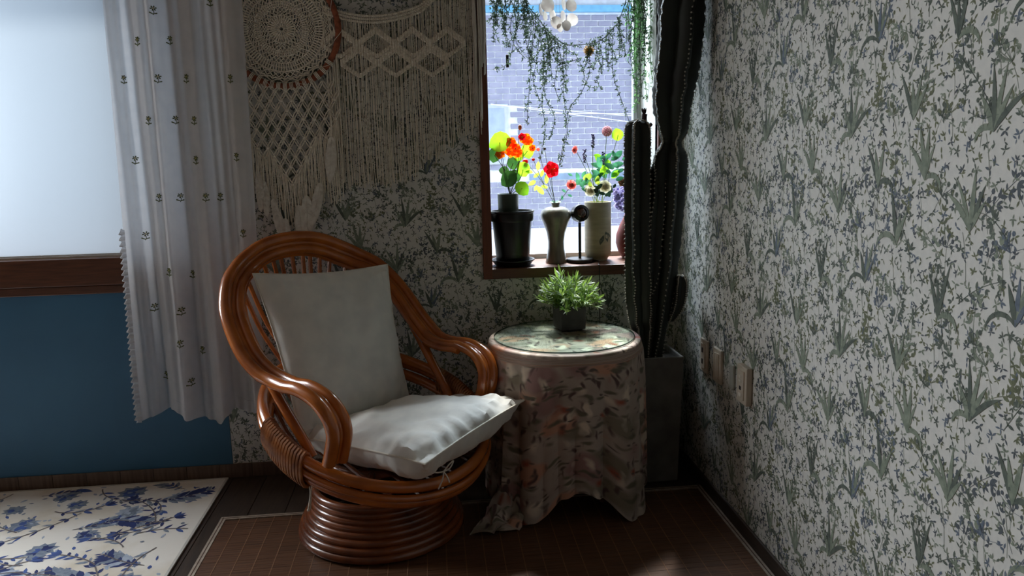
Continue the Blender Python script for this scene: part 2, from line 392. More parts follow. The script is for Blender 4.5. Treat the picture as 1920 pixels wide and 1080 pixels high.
# ------------------------------------------------------------------ the brick house across the alley
BY = 7.0
BRICK = M('pale violet brick', rgb(158, 158, 176), .85, rgb(134, 136, 158), 5, bump=.1)
MORT = M('white mortar', rgb(228, 232, 238), .9)
PW = M('white painted wall', rgb(238, 240, 244), .8)
PBL = M('sky blue paint', rgb(120, 186, 226), .6)
house = thing('brick_house', (0, BY, 0), 'pale brick house wall outside the small window, across the alley', 'house')
MB().box((-4, BY+.012, -1.5), (4.5, BY+.4, 4.4)).build('wall_face', MORT, house, False)
cand = []; PX, PZ = .178, .0745; dead = []
nwx0, nwz0, nwx1, nwz1 = -.35, 1.14, .03, 1.90
for j in range(-2, 40):
    for i in range(-6, 16):
        x = i*PX+(PX/2 if j % 2 else 0)-.2; z = j*PZ+.32
        if z > 3.0 or (nwx0+.02 < x+.164 and x < nwx1-.02 and nwz0+.02 < z+.06 and z < nwz1-.02) or (abs(z-.95) < .07): continue
        s_ = (abs(x-.9)+.35*abs(z-1.7))
        cand.append((s_ if (-.1 < x < 1.95) else 9+s_, x, z))
cand.sort(); bk = None
for s_, x, z in cand[:295]:
    if bk is None: bk = bevel(MB().box((0, BY-.004, 0), (PX-.014, BY+.02, PZ-.013)).build('brick', BRICK, house, False), .003, 1); bk.location = (x, 0, z)
    else: copy_part(bk, (x, rs.uniform(-.003, .003), z), house)
b = MB()
for s_, x, z in cand[295:]: b.box((x, BY-.004, z), (x+PX-.014, BY+.02, z+PZ-.013))
b.build('brick_field', BRICK, house, False, kind='stuff')
MB().box((-4, BY-.06, 3.02), (4.5, BY+.02, 3.10)).build('blue_fascia', PBL, house, False)
b = MB(); b.add([(-4, BY-.75, 3.10), (4.5, BY-.75, 3.14), (4.5, BY, 3.26), (-4, BY, 3.22), (-4, BY-.75, 3.16), (4.5, BY-.75, 3.2), (4.5, BY, 3.32), (-4, BY, 3.28)], [(0, 3, 2, 1), (4, 5, 6, 7), (0, 1, 5, 4), (1, 2, 6, 5), (2, 3, 7, 6), (3, 0, 4, 7)])
b.build('white_awning', PW, house, False)
MB().box((-4, BY-.05, -1.5), (4.5, BY+.02, .29)).build('white_plinth', PW, house, False)
MB().box((.3, BY-.02, .92), (2.2, BY+.02, 1.0)).build('blue_band', M('pale slate paint', rgb(136, 156, 182), .7), house, False)
nw = MB().box((nwx0, BY-.03, nwz0), (nwx1, BY+.02, nwz1)).build('window_frame', M('pale grey frame', rgb(190, 198, 212), .7), house, False)
MB().box((nwx0+.05, BY-.035, nwz0+.05), (nwx1-.05, BY-.025, nwz1-.05)).build('window_pane', M('pale window glass', rgb(160, 176, 204), .3), nw, False)
MB().tube([(1.72, BY-.08, -1), (1.72, BY-.08, 3.0)], .05, 10).build('downpipe', PW, house)
for p0, p1 in (((920, 195), (1240, 236)), ((920, 196), (1240, 222)), ((1010, 212), (1240, 214))):
    MB().tube([at(*p0, Y=BY-.12), at(*p1, Y=BY-.12)], .006, 5).build('cable', PW, house)
struct(MB().box((-12, T+.02, -1.6), (12, 14, -1.5)).build('ground_alley', M('alley paving', rgb(150, 150, 150), .9), smooth=False))

# ------------------------------------------------------------------ rugs
NAVY = [M('rug navy', rgb(36, 54, 112), .9, rgb(28, 42, 90), 30), M('rug blue', rgb(64, 92, 158), .9, rgb(56, 78, 134), 40), M('rug slate', rgb(132, 144, 160), .9, rgb(104, 118, 138), 90), M('rug pale blue', rgb(168, 180, 198), .9, rgb(150, 164, 186), 60), M('rug taupe stem', rgb(110, 104, 106), .9)]
RUGB = M('rug cream ground', rgb(226, 224, 218), .92, rgb(206, 198, 182), 5, lo=.3, hi=.55, bump=.1, bscale=500)
b = MB(); RX0, RX1, RY0, RY1, RT = -3.5, -1.842, -2.2, -.022, .005
b.box((RX0, RY0, .0005), (RX1, RY1, RT))
q = Pr(); r2 = random.Random(11)
def rug_flower(x, y, s):
    a0 = r2.random()*6; c = r2.choice([0, 1, 1, 2])
    for ring, (n_, L, cc) in enumerate(((9, s, 3 if c == 2 else 2), (8, s*.74, c), (6, s*.45, min(c+1, 3)), (5, s*.25, 0))):
        for k in range(n_): q.leaf(x, y, a0+ring*.3+2*PI*k/n_, L*r2.uniform(.85, 1.1), L*.68, cc)
def rug_plume(x, y, a, L):
    P, a2 = q.curve(x, y, a, L, r2.uniform(-1.2, 1.2), 10); c = r2.choice([0, 1, 2, 2])
    for i in range(1, 11):
        aa = math.atan2(P[i][1]-P[i-1][1], P[i][0]-P[i-1][0]); wv = sin(PI*(i/11))*L*.30+.008
        for sd in (-1, 1):
            q.leaf(P[i][0], P[i][1], aa+sd*.8, wv*r2.uniform(.8, 1.1), wv*.42, r2.choice([c, c, 2, 3])); q.leaf(P[i][0], P[i][1], aa+sd*.5, wv*.6, wv*.22, max(0, c-1))
    q.strip(P, .002, 4)
def rug_stem(x, y, a, L):
    P, a2 = q.curve(x, y, a, L, r2.uniform(-2.2, 2.2), 10); q.strip(P, .0026, 4)
    for i in range(2, 11, 2):
        aa = math.atan2(P[i][1]-P[i-1][1], P[i][0]-P[i-1][0])
        for sd in (-1, 1): q.leaf(P[i][0], P[i][1], aa+sd*r2.uniform(.5, .9), r2.uniform(.025, .05), r2.uniform(.010, .018), r2.choice([0, 1, 2]))
    return P[-1], a2
gx = RX0+.12; k = 0
while gx < RX1-.02:
    gy = RY0+.1
    while gy < RY1-.03:
        x, y = gx+r2.uniform(-.05, .05), gy+r2.uniform(-.05, .05); t_ = k % 5; k += 1
        if t_ == 0 or (t_ == 3 and k % 2): rug_flower(x, y, r2.uniform(.035, .062))
        elif t_ in (1,): rug_plume(x, y, r2.uniform(-.5, .6)+r2.choice([0, PI]), r2.uniform(.16, .24))
        else:
            e_, a_ = rug_stem(x, y, r2.random()*6.3, r2.uniform(.16, .28))
            for j in range(4): q.leaf(e_[0], e_[1], a_+(j-1.5)*.5, .045, .02, r2.choice([0, 1]))
        for j in range(3): q.leaf(x+r2.uniform(-.09, .09), y+r2.uniform(-.09, .09), r2.random()*6, r2.uniform(.015, .035), r2.uniform(.008, .016), r2.choice([1, 2, 3, 3]))
        gy += .112
    gx += .118
pl = [(pts, c) for pts, c in q.p if min(p[0] for p in pts) > RX0+.01 and max(p[0] for p in pts) < RX1-.012 and min(p[1] for p in pts) > RY0 and max(p[1] for p in pts) < RY1-.01]
print_faces(b.v, b.f, b.mi, pl, lambda x, y, e: (x, y, RT+e), 1, rs, .0005)
rug = b.build('floral_rug', [RUGB]+NAVY, smooth=False); tag(rug, 'thin cream rug with blue flowers and scrolling stems on the floor below the left window', 'rug')
EDGEM = M('pale rug edging', rgb(198, 196, 190), .9)
MB().box((RX1-.007, RY0, .0006), (RX1+.002, RY1, RT+.0014)).box((RX0, RY1-.007, .0006), (RX1, RY1+.002, RT+.0014)).build('edge_binding', EDGEM, rug, False)

MX0, MX1, MY0, MY1 = -1.776, -.0115, -2.6, -.375
MATM = M('bamboo mat', rgb(108, 74, 52), .45, rgb(74, 50, 36), 5, (1.5, 26, 1), bump=.2, lo=.3, hi=.7)
mat_ = thing('bamboo_mat', ((MX0+MX1)/2, MY1, 0), 'brown bamboo floor mat with stitched seams and pale tape border under chair and table', 'mat')
ns = 150; sl = None
dy = (MY1-MY0-.05)/ns
b = MB()
for k in range(ns): b.box((MX0+.02, MY0+.025+k*dy, .0006), (MX1-.016, MY0+.025+k*dy+dy-.0006, .0042+rs.uniform(-.0003, .0003)))
b.build('bamboo_slats', MATM, mat_, False, kind='stuff')
TAPE = M('pale mat tape', rgb(176, 164, 150), .8, rgb(152, 138, 124), 40); TAPED = M('dark mat tape line', rgb(80, 58, 46), .8)
for x0 in (MX0, MX1-.019):
    t_ = MB().box((x0, MY0, .0005), (x0+.019, MY1, .006)).build('border_tape', TAPE, mat_, False)
    MB().box((x0+.0075, MY0, .0055), (x0+.0110, MY1-.004, .0064)).build('tape_groove', TAPED, t_, False)
t_ = MB().box((MX0, MY1-.019, .0005), (MX1, MY1, .0061)).build('border_tape', TAPE, mat_, False)
MB().box((MX0+.004, MY1-.0115, .0058), (MX1-.004, MY1-.008, .0065)).build('tape_groove', TAPED, t_, False)
st = None; THREAD = M('mat seam thread', rgb(148, 112, 84), .8)
for k in range(1, 29):
    x = MX1-.002-k*.0605
    if st is None: st = MB().box((-.0011, MY0+.02, .0040), (.0011, MY1-.019, .0052)).build('seam_thread', THREAD, mat_, False, loc=(0, 0, 0)); base_l = Vector(st.location)
    if k == 1:
        for v_ in st.data.vertices: v_.co.x += (MX0+MX1)/2
        st.location.x = x-(MX0+MX1)/2
    else: copy_part(st, (x-(MX0+MX1)/2, 0, 0), mat_)

# ------------------------------------------------------------------ rattan swivel chair
CC = Vector((-1.196, -.512, 0)); CA = math.radians(41)
lv = Vector((cos(CA), sin(CA), 0)); fv = Vector((sin(CA), -cos(CA), 0))
def L3(u, v, w_): return CC + lv*u + fv*v + Vector((0, 0, w_))
chair = thing('rattan_chair', CC, 'varnished brown rattan swivel chair with arched back and coiled ring base', 'chair')
half = [(0, -.455, .957), (.10, -.457, .945), (.18, -.442, .912), (.24, -.408, .878), (.291, -.357, .841), (.332, -.287, .766), (.345, -.19, .667), (.338, -.11, .615),
        (.327, -.057, .597), (.324, .015, .591), (.323, .087, .596), (.32, .153, .586), (.314, .198, .563), (.306, .226, .525), (.298, .228, .478), (.296, .212, .43), (.298, .195, .382)]
full = [(-u, v, w_) for u, v, w_ in half[::-1]] + half[1:]
cl = catmull(full, 6)
def off(P, i, d, dv=0):
    u, v, w_ = P[i]; N = len(P); k = abs(i-(N-1)/2)/((N-1)/2)     # 0 at the top, 1 at the arm ends
    a = min(1, k/.30)*PI/2; sg = -1 if i < (N-1)/2 else 1
    ref = Vector((sg*sin(a), 0, cos(a)))
    t = (P[min(i+1, N-1)]-P[max(i-1, 0)]).normalized(); ref = (ref - t*ref.dot(t)).normalized()
    bn = t.cross(ref)
    return P[i] + ref*d + bn*dv
for nm, d, dv, r in (('rim_cane', .025, 0, .0205), ('rim_filler', .0015, .003, .0115), ('rim_cane', -.0215, 0, .0175)):
    P = [off(cl, i, d, dv) for i in range(len(cl))]
    MB().tube([L3(*p) for p in P], r, 12).build(nm, RATTAN, chair)
sub = cl[28:len(cl)-28]
P = [off(cl, i, -.040, .012) for i in range(34, len(cl)-34)]
MB().tube([L3(*p) for p in P], .011, 8).build('inner_arch', RATTAN, chair)
def hoop(a, r, dw): v = -r*cos(a); return (r*sin(a), v, .435-.38*v+dw)      # a = 0 at the rear
for nm, r, dw, rr in (('seat_hoop', .362, -.018, .0185), ('seat_hoop', .372, -.047, .0115), ('seat_hoop', .352, -.073, .0190)):
    MB().tube([L3(*hoop(2*PI*k/72, r, dw)) for k in range(72)], rr, 10, True).build(nm, RATTAN, chair)
# back slats fanning from the rear of the hoop to the arch
N = len(cl); mid = (N-1)//2
for j in range(-8, 9):
    if abs(j) in (5, 7): continue
    i = mid + int(round(j*2.7)); top = off(cl, i, -.040, .014)
    ang = j*.05; bt = Vector(hoop(ang, .350, -.02))
    md = (Vector(top)+bt)/2+Vector((0, -.025, -.01))
    MB().tube([L3(*p) for p in catmull([top, md, bt], 5)], .0078, 7).build('back_slat', RATTAN, chair)
for sg in (-1, 1):
    MB().tube([L3(*p) for p in catmull([(sg*.318, -.235, .70), (sg*.312, -.10, .545), (sg*.300, .02, .415), (sg*.292, .06, .36)], 5)], .0165, 10).build('side_post', RATTAN, chair)
    for k in range(1): pass
    b = MB()
    for k in range(17):
        a = PI - sg*0 - 1; th = PI/2-.20+.50*k/16        # around the side of the hoop
        c0 = Vector(hoop(th, .362, -.045)); c0.x *= sg
        rad = Vector((sin(th)*sg, -cos(th), 0)); ring = []
        for e in range(12):
            x = 2*PI*e/12; ring.append(L3(*(c0 + rad*(.026*cos(x)) + Vector((0, 0, .053*sin(x))))))
        b.tube(ring, .0062, 5, True)
    b.build('binding', BIND, chair)
for k in range(7):                                       # seat rods under the cushion
    u = (k-3)*.085; e = math.sqrt(.34**2-u*u)
    MB().tube([L3(*p) for p in catmull([(u, -e, .435+.38*e-.06), (u, -.12, .36), (u, .1, .285), (u, e, .435-.38*e-.07)], 5)], .008, 7).build('seat_rod', RATTAN_SHADE, chair)
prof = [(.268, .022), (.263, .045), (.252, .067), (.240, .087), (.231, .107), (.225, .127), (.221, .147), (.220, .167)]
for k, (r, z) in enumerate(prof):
    MB().tube([CC+Vector((r*cos(2*PI*q_/56), r*sin(2*PI*q_/56), z)) for q_ in range(56)], .0145 if k else .016, 10, True).build('base_ring', RATTAN_SHADE, chair)
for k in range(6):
    a = 2*PI*k/6+.3; MB().tube([CC+Vector(((r-.024)*cos(a), (r-.024)*sin(a), z)) for r, z in prof], .010, 7).build('base_stay', RATTAN_SHADE, chair)
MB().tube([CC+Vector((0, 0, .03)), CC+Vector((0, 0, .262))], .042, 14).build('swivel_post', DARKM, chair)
for a in (0, PI/2): MB().tube([CC+Vector((-.245*cos(a), -.245*sin(a), .035)), CC+Vector((.245*cos(a), .245*sin(a), .035))], .014, 8).build('base_bar', RATTAN_SHADE, chair)
MB().tube([CC+Vector((.17*cos(2*PI*k/40), .17*sin(2*PI*k/40), .262)) for k in range(40)], .016, 9, True).build('swivel_ring', RATTAN_SHADE, chair)
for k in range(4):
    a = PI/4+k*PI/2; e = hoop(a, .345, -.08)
    MB().tube([L3(*p) for p in catmull([(.02*sin(a), -.02*cos(a), .255), (.17*sin(a), -.17*cos(a), .262), e], 5)], .014, 8).build('seat_support', RATTAN_SHADE, chair)

def cushion(name, c4, n_hint, thick, label, seed, pinch=.05, wr=.006, group=None, asym=.5, nn=36):
    """c4: corners BL, BR, FR, FL of the seam; puffed on both faces"""
    BL, BR, FR, FL = [Vector(p) for p in c4]; nh = Vector(n_hint).normalized(); cen = (BL+BR+FR+FL)/4
    b = MB(); idx = {}
    def seam(a, c):
        s, t = (a+1)/2, (c+1)/2
        p = BL*(1-s)*(1-t)+BR*s*(1-t)+FR*s*t+FL*(1-s)*t
        k = pinch*((1-a*a)*abs(c)**3 + (1-c*c)*abs(a)**3)
        return p + (cen-p)*k
    for side in (1, -1):
        for i in range(nn+1):
            for j in range(nn+1):
                a, c = -1+2*i/nn, -1+2*j/nn
                a = math.copysign(abs(a)**.85, a); c = math.copysign(abs(c)**.85, c)
                ex_ = 2.6 if side > 0 or asym <= .5 else 5.5
                h = max(0, 1-abs(a)**ex_)**.55*max(0, 1-abs(c)**ex_)**.55
                p = seam(a, c)
                edge = 1-h
                wv = wr*(nz3(a*2.1+seed, c*2.1, side)*1.6 + nz3(a*5+seed, c*5, side*3)*.7) + wr*1.5*edge*sin(26*a+7*nz3(a*3, c*3, seed))*abs(c)**2*(1-abs(c)**14) + wr*1.5*edge*sin(26*c+7*nz3(c*3, a*3, seed+4))*abs(a)**2*(1-abs(a)**14)
                ht = thick*(asym if side < 0 else 1-asym)*2*h + (wv if h > 0 else 0)*side
                if i in (0, nn) or j in (0, nn):
                    key = (i, j)
                    if key not in idx: idx[key] = len(b.v); b.v.append(tuple(p))
                    idx[(i, j, side)] = idx[key]
                else: idx[(i, j, side)] = len(b.v); b.v.append(tuple(p+nh*ht*side if side > 0 else p-nh*thick*asym*2*h-nh*wv))
        for i in range(nn):
            for j in range(nn):
                f = (idx[(i, j, side)], idx[(i+1, j, side)], idx[(i+1, j+1, side)], idx[(i, j+1, side)])
                b.f.append(f if side > 0 else f[::-1]); b.mi.append(0)
    o = b.build(name, COTTON, None, True, loc=tuple(cen)); tag(o, label, 'cushion', group)
    ring = [seam(a, -1) for a in np.linspace(-1, 1, 30)] + [seam(1, c) for c in np.linspace(-1, 1, 30)[1:]] + [seam(a, 1) for a in np.linspace(1, -1, 30)[1:]] + [seam(-1, c) for c in np.linspace(1, -1, 30)[1:-1]]
    MB().tube([(p-cen)+cen for p in ring], .0032, 6, True).build('piping', WHITE, o)
    return o
seat = cushion('seat_cushion', [(-1.44, -.555, .352), (-1.10, -.265, .352), (-.702, -.575, .446), (-1.030, -1.025, .430)], (.05, -.16, 1), .088,
               'white damask seat cushion lying tilted in the rattan chair', 3.3, .05, .012, asym=.62)
TL, TR = at(474, 513, Y=-.385), at(726, 496, Y=-.165)
back = cushion('back_cushion', [L3(-.235, -.10, .365), L3(.225, -.10, .365), TR, TL], fv*.93+Vector((0, 0, .35)), .062,
               'white damask back cushion standing upright against the chair back', 9.1, .06, .006)
# ties of the seat cushion
tk = at(832, 884, Y=-.86)
b = MB()
for e in (((-.05, .0, .004), (-.02, 0, -.002), (0, 0, 0)), ((0, 0, 0), (-.004, -.004, -.022), (-.018, -.006, -.052)), ((0, 0, 0), (.010, -.004, -.016), (.016, -.004, -.034)),
          ((0, 0, 0), (.016, 0, .020), (.030, .004, .030), (.018, .002, .008), (0, 0, 0))): b.tube([tk+Vector(p) for p in catmull(e, 4)], .0022, 5)
b.build('tie_bow', WHITE, seat)
b = MB()
t0 = at(574, 868, Y=-.76)
for dx in (0, .007): b.tube(catmull([t0+Vector((.02, .03, .035)), t0+Vector((dx, 0, 0)), t0+Vector((.003+dx*1.5, -.002, -.06)), t0+Vector((.006+dx*.3, 0, -.10)), t0+Vector((dx-.004, 0, -.152))], 5), .0020, 5)
b.ball(t0+Vector((-.003, 0, -.154)), .005, 6, 4); b.build('tie_cord', WHITE, seat)

# ------------------------------------------------------------------ round table, cloth, glass
TC = Vector((-.522, -.335, 0)); TR_ = .278; TZ = .600
table = thing('side_table', TC, 'round side table hidden under a floral cloth beside the chair', 'table')
MB().lathe([(.0, .566), (.262, .566), (.266, .572), (.266, .590), (.262, .5955), (0, .5955)], 40, TC).build('table_top', WOOD, table)
for k in range(4):
    a = PI/4+k*PI/2; MB().tube([TC+Vector((.16*cos(a), .16*sin(a), .007)), TC+Vector((.20*cos(a), .20*sin(a), .566))], .016, 8).build('leg', WOODV, table)
cm = bpy.data.materials.new('faded floral cloth'); cm.use_nodes = True; nt = cm.node_tree; n = nt.nodes; L_ = nt.links; bs = n['Principled BSDF']; bs.inputs['Roughness'].default_value = .9
uv = n.new('ShaderNodeUVMap'); uv.uv_map = 'UVMap'
def nn_(t, **kw):
    o = n.new(t)
    for k_, v_ in kw.items(): o.inputs[k_].default_value = v_
    return o
wn = nn_('ShaderNodeTexNoise', Scale=11, Detail=2); L_.new(uv.outputs[0], wn.inputs['Vector'])
wa = n.new('ShaderNodeMixRGB'); wa.blend_type = 'ADD'; wa.inputs[0].default_value = .085; L_.new(uv.outputs[0], wa.inputs[1]); L_.new(wn.outputs['Color'], wa.inputs[2])
prev = None
def layer(prevcol, scale, thr, color, stretch=(1, 1, 1), rot=0, soft=.06, seedv=(0, 0, 0)):
    mp = n.new('ShaderNodeMapping'); mp.inputs['Scale'].default_value = stretch; mp.inputs['Rotation'].default_value = (0, 0, rot); mp.inputs['Location'].default_value = seedv
    L_.new(wa.outputs[0], mp.inputs[0])
    v = nn_('ShaderNodeTexVoronoi', Scale=scale); L_.new(mp.outputs[0], v.inputs['Vector'])
    r = n.new('ShaderNodeValToRGB'); r.color_ramp.elements[0].position = max(0, thr-soft); r.color_ramp.elements[0].color = (1, 1, 1, 1); r.color_ramp.elements[1].position = thr+soft; r.color_ramp.elements[1].color = (0, 0, 0, 1)
    L_.new(v.outputs['Distance'], r.inputs[0])
    mx = n.new('ShaderNodeMixRGB'); L_.new(r.outputs[0], mx.inputs[0]); L_.new(prevcol, mx.inputs[1]); mx.inputs[2].default_value = (*color, 1)
    return mx.outputs[0]
g0 = n.new('ShaderNodeValToRGB'); g0.color_ramp.elements[0].color = (*rgb(160, 142, 130), 1); g0.color_ramp.elements[1].color = (*rgb(194, 180, 168), 1); L_.new(wn.outputs['Fac'], g0.inputs[0])
c_ = g0.outputs[0]
c_ = layer(c_, 5.2, .36, rgb(136, 126, 110), (1, 1.9, 1), .5, .10, (.3, .1, 0))
c_ = layer(c_, 5.5, .34, rgb(160, 126, 122), (1, 1, 1), 0, .08, (1.3, .7, 0))
c_ = layer(c_, 5.9, .32, rgb(198, 150, 126), (1, 1.2, 1), .3, .07, (2.3, 1.9, 0))
c_ = layer(c_, 9.6, .27, rgb(222, 206, 188), (1.6, 1, 1), .8, .085, (3.1, .4, 0))
c_ = layer(c_, 11.1, .26, rgb(112, 106, 90), (1, 2.6, 1), .6, .085, (0, 2.2, 0))
c_ = layer(c_, 12.6, .24, rgb(98, 78, 76), (2.8, 1, 1), .9, .085, (2, 1, 0))
c_ = layer(c_, 11.1, .15, rgb(164, 90, 72), (1, 1, 1), 0, .085, (4, 1, 0))
c_ = layer(c_, 17.8, .20, rgb(104, 92, 86), (1, 2.4, 1), -.7, .08, (3, 3, 0))
L_.new(c_, bs.inputs['Base Color'])
tcl = n.new('ShaderNodeBsdfTranslucent'); L_.new(c_, tcl.inputs['Color']); mxs = n.new('ShaderNodeMixShader'); mxs.inputs[0].default_value = .08
L_.new(bs.outputs[0], mxs.inputs[1]); L_.new(tcl.outputs[0], mxs.inputs[2]); L_.new(mxs.outputs[0], n['Material Output'].inputs[0])

def interp(tab, x):
    for i in range(len(tab)-1):
        if tab[i][0] <= x <= tab[i+1][0]:
            t = (x-tab[i][0])/(tab[i+1][0]-tab[i][0]); t = t*t*(3-2*t); return tab[i][1]*(1-t)+tab[i+1][1]*t
    return tab[-1][1]
HEM = [(-180, .03), (-150, .02), (-128, .007), (-120, .02), (-100, .10), (-88, .125), (-74, .09), (-58, .009), (-48, .010), (-36, .05), (-20, .06), (-5, .12), (20, .2), (60, .08), (90, .02), (130, .1), (180, .03)]
NA, NR = 220, 30
b = MB(); uvs = []
for i in range(NR+1):
    for k in range(NA):
        th = 2*PI*k/NA; deg = math.degrees(th); deg = deg-360 if deg > 180 else deg
        if i <= 6: r = TR_*(i/6)*.965; z = TZ; arc = r
        elif i <= 10:
            e = (i-6)/4*PI/2; r = TR_*.965+TR_*.035*sin(e); z = TZ-.011*(1-cos(e)); arc = r+.004
        else:
            t = (i-10)/(NR-10); hz = interp(HEM, deg); z = TZ-.011-(TZ-.011-hz)*t
            sf = lambda q_: (2*abs(sin(q_/2))**.7-1); fold = (sf(11*th+.8+.5*sin(3*th))+.6*sf(17*th+2.1+.6*t)+.5*sin(6*th+1))*.5
            lob = cos(4*(th-math.radians(-52)))*.02
            r = TR_+.004+t**.7*(.012+.038*fold+lob*t)
            if abs(deg) > 145: r = min(r, .284+.02*t)
            if -8 < deg < 75: r = min(r, .279)
            arc = TR_+.6*t
        b.v.append((TC.x+r*cos(th), TC.y+r*sin(th), z)); uvs.append((arc*cos(th)*1.0, arc*sin(th)*1.0) if i <= 10 else (th*TR_*1.0+2, arc))
for i in range(NR):
    for k in range(NA):
        b.f.append((i*NA+k, i*NA+(k+1) % NA, (i+1)*NA+(k+1) % NA, (i+1)*NA+k)); b.mi.append(0)
# corner of the cloth lying crumpled on the mat
NP = 22; base = len(b.v)
for i in range(NP+1):
    for j in range(NP+1):
        s, t = i/NP, j/NP
        A, B_, C_, D_ = Vector((-.765, -.46, .12)), Vector((-.680, -.545, .05)), Vector((-.735, -.640, .012)), Vector((-.905, -.660, .010))
        p = A*(1-s)*(1-t)+B_*s*(1-t)+C_*s*t+D_*(1-s)*t
        p.x += .022*nz3(s*4, t*4, 1); p.y += .022*nz3(s*4, t*4, 5)
        p.z = max(.008, p.z*(1-t)**.5 + .010 + .034*abs(nz3(s*3.5+2, t*4.5, 9))*(.4+sin(PI*t)) + .02*abs(sin(9*s+5*t))*sin(PI*s)*(1-t*.5))
        b.v.append(tuple(p)); uvs.append((s*.2+5, t*.25))
for i in range(NP):
    for j in range(NP): q_ = base+i*(NP+1)+j; b.f.append((q_, q_+NP+1, q_+NP+2, q_+1)); b.mi.append(0)
cloth = b.build('tablecloth', cm); tag(cloth, 'faded floral tablecloth hanging to the floor over the round side table', 'tablecloth')
ul = cloth.data.uv_layers.new(name='UVMap'); vi = np.empty(len(cloth.data.loops), dtype=np.int32); cloth.data.loops.foreach_get('vertex_index', vi)
ul.data.foreach_set('uv', np.array(uvs)[vi].ravel())
GT = glass('green table glass', (.90, .97, .95)); GE = M('green glass edge', rgb(40, 74, 66), .1, rgb(30, 60, 54))
gt = MB().lathe([(0, .6015), (.255, .6015), (.255, .6065), (0, .6065)], 64, TC+Vector((0, .006, 0))).build('glass_top', [GT]); tag(gt, 'round clear glass sheet on top of the floral tablecloth', 'glass sheet')
MB().lathe([(.2551, .6013), (.2565, .602), (.2565, .606), (.2551, .6067)], 64, TC+Vector((0, .006, 0)), caps=False).build('polished_edge', GE, gt)

# ------------------------------------------------------------------ grass plant in square pot on the table
pf = at(1053, 621, Z=.6067); pr_ = at(1098.5, 617, Z=.6067); pl_ = at(1040.5, 611.5, Z=.6067)
ex = (pr_-pf); ex.z = 0; ln = ex.length; ex.normalize(); ey = Vector((-ex.y, ex.x, 0)); hgt = .088
pc = pf + ex*ln/2 + ey*ln/2
pot1 = thing('potted_grass', pc, 'bushy green artificial grass in a dark square pot on the glass table', 'plant')
b = MB()
def sq(c, h, z): return [c + ex*sx*h + ey*sy*h + Vector((0, 0, z)) for sx, sy in ((-1, -1), (1, -1), (1, 1), (-1, 1))]
c0 = Vector((pc.x, pc.y, .607)); h = ln/2
V = sq(c0, h, 0)+sq(c0, h*1.03, hgt)+sq(c0, h*.86, hgt)+sq(c0, h*.86, hgt-.015)
F = [(3, 2, 1, 0)]
for r_ in range(3):
    for k in range(4): F.append((r_*4+k, r_*4+(k+1) % 4, r_*4+4+(k+1) % 4, r_*4+4+k))
F.append((12, 13, 14, 15)); b.add(V, F); bevel(b.build('square_pot', CONC, pot1, False), .002, 2)
b = MB(); b.add([p+Vector((0, 0, hgt-.013)) for p in sq(c0, h*.85, 0)], [(0, 1, 2, 3)]); b.build('pot_soil', SOIL, pot1, False)
GR = [M('grass leaf bright', rgb(150, 178, 84), .5, rgb(108, 146, 60), 30, trans=.3), M('grass leaf mid', rgb(104, 140, 66), .5, rgb(74, 106, 52), 30, trans=.3), M('grass leaf grey', rgb(150, 168, 140), .5, rgb(112, 134, 106), 30, trans=.3)]
sm = []
for k in range(6):
    b = MB(); r3 = random.Random(40+k); P = [Vector((0, 0, 0)), Vector((.004, .002, .035)), Vector((.014, 0, .066)), Vector((.03, -.002, .088))]; P = catmull(P, 3)
    b.tube(P, .0012, 4, mi=0)
    for i in range(2, len(P)):
        for sd in range(3):
            a = r3.random()*6.28; b.leaf(P[i], (cos(a)*.8, sin(a)*.8, .75+r3.random()*.5), (0, 0, 1), r3.uniform(.020, .032), .0042, .2, mi=r3.choice([0, 0, 1, 2]))
    b.leaf(P[-1], (.4, 0, 1), (1, 0, 0), .035, .006, .1)
    sm.append(b)
tb = []
for k in range(92):
    r3 = random.Random(100+k); a = r3.random()*6.283; t = math.sqrt(r3.random()); tilt = t*1.15
    if k < 6: o = sm[k].build('grass_sprig', GR, None, True); o.parent = pot1; tb.append(o)
    else: o = copy_part(tb[k % 6], (0, 0, 0), pot1)
    o.location = (cos(a)*h*.45*t, sin(a)*h*.45*t, hgt-.014)
    s_ = (1.16-.22*t)*r3.uniform(.85, 1.15)+(.25 if t < .25 else 0); o.scale = (s_, s_, s_)
    o.rotation_euler = Matrix.Rotation(a, 3, 'Z').to_4x4().to_3x3().__matmul__(Matrix.Rotation(tilt, 3, 'Y')).__matmul__(Matrix.Rotation(r3.random()*6, 3, 'Z')).to_euler()

# ------------------------------------------------------------------ cactus
cpc = Vector((-.152, -.225, 0))
cac = thing('potted_cactus', cpc, 'tall dark ribbed column cactus in a square concrete pot in the corner', 'cactus')
b = MB(); hx, hy, ht = .084, .106, .50
def rect(k, z): return [cpc+Vector((sx*hx*k, sy*hy*k, z)) for sx, sy in ((-1, -1), (1, -1), (1, 1), (-1, 1))]
V = rect(.86, .001)+rect(1, ht)+rect(.88, ht)+rect(.87, ht-.03); F = [(3, 2, 1, 0)]
for r_ in range(3):
    for k in range(4): F.append((r_*4+k, r_*4+(k+1) % 4, r_*4+4+(k+1) % 4, r_*4+4+k))
F.append((12, 13, 14, 15)); b.add(V, F); bevel(b.build('square_planter', M('grey concrete planter', rgb(122, 121, 116), .85, rgb(92, 91, 88), 9, bump=.1), cac, False), .004, 2)
b = MB(); b.add(rect(.872, ht-.022), [(0, 1, 2, 3)]); b.build('pot_soil', SOIL, cac, False)
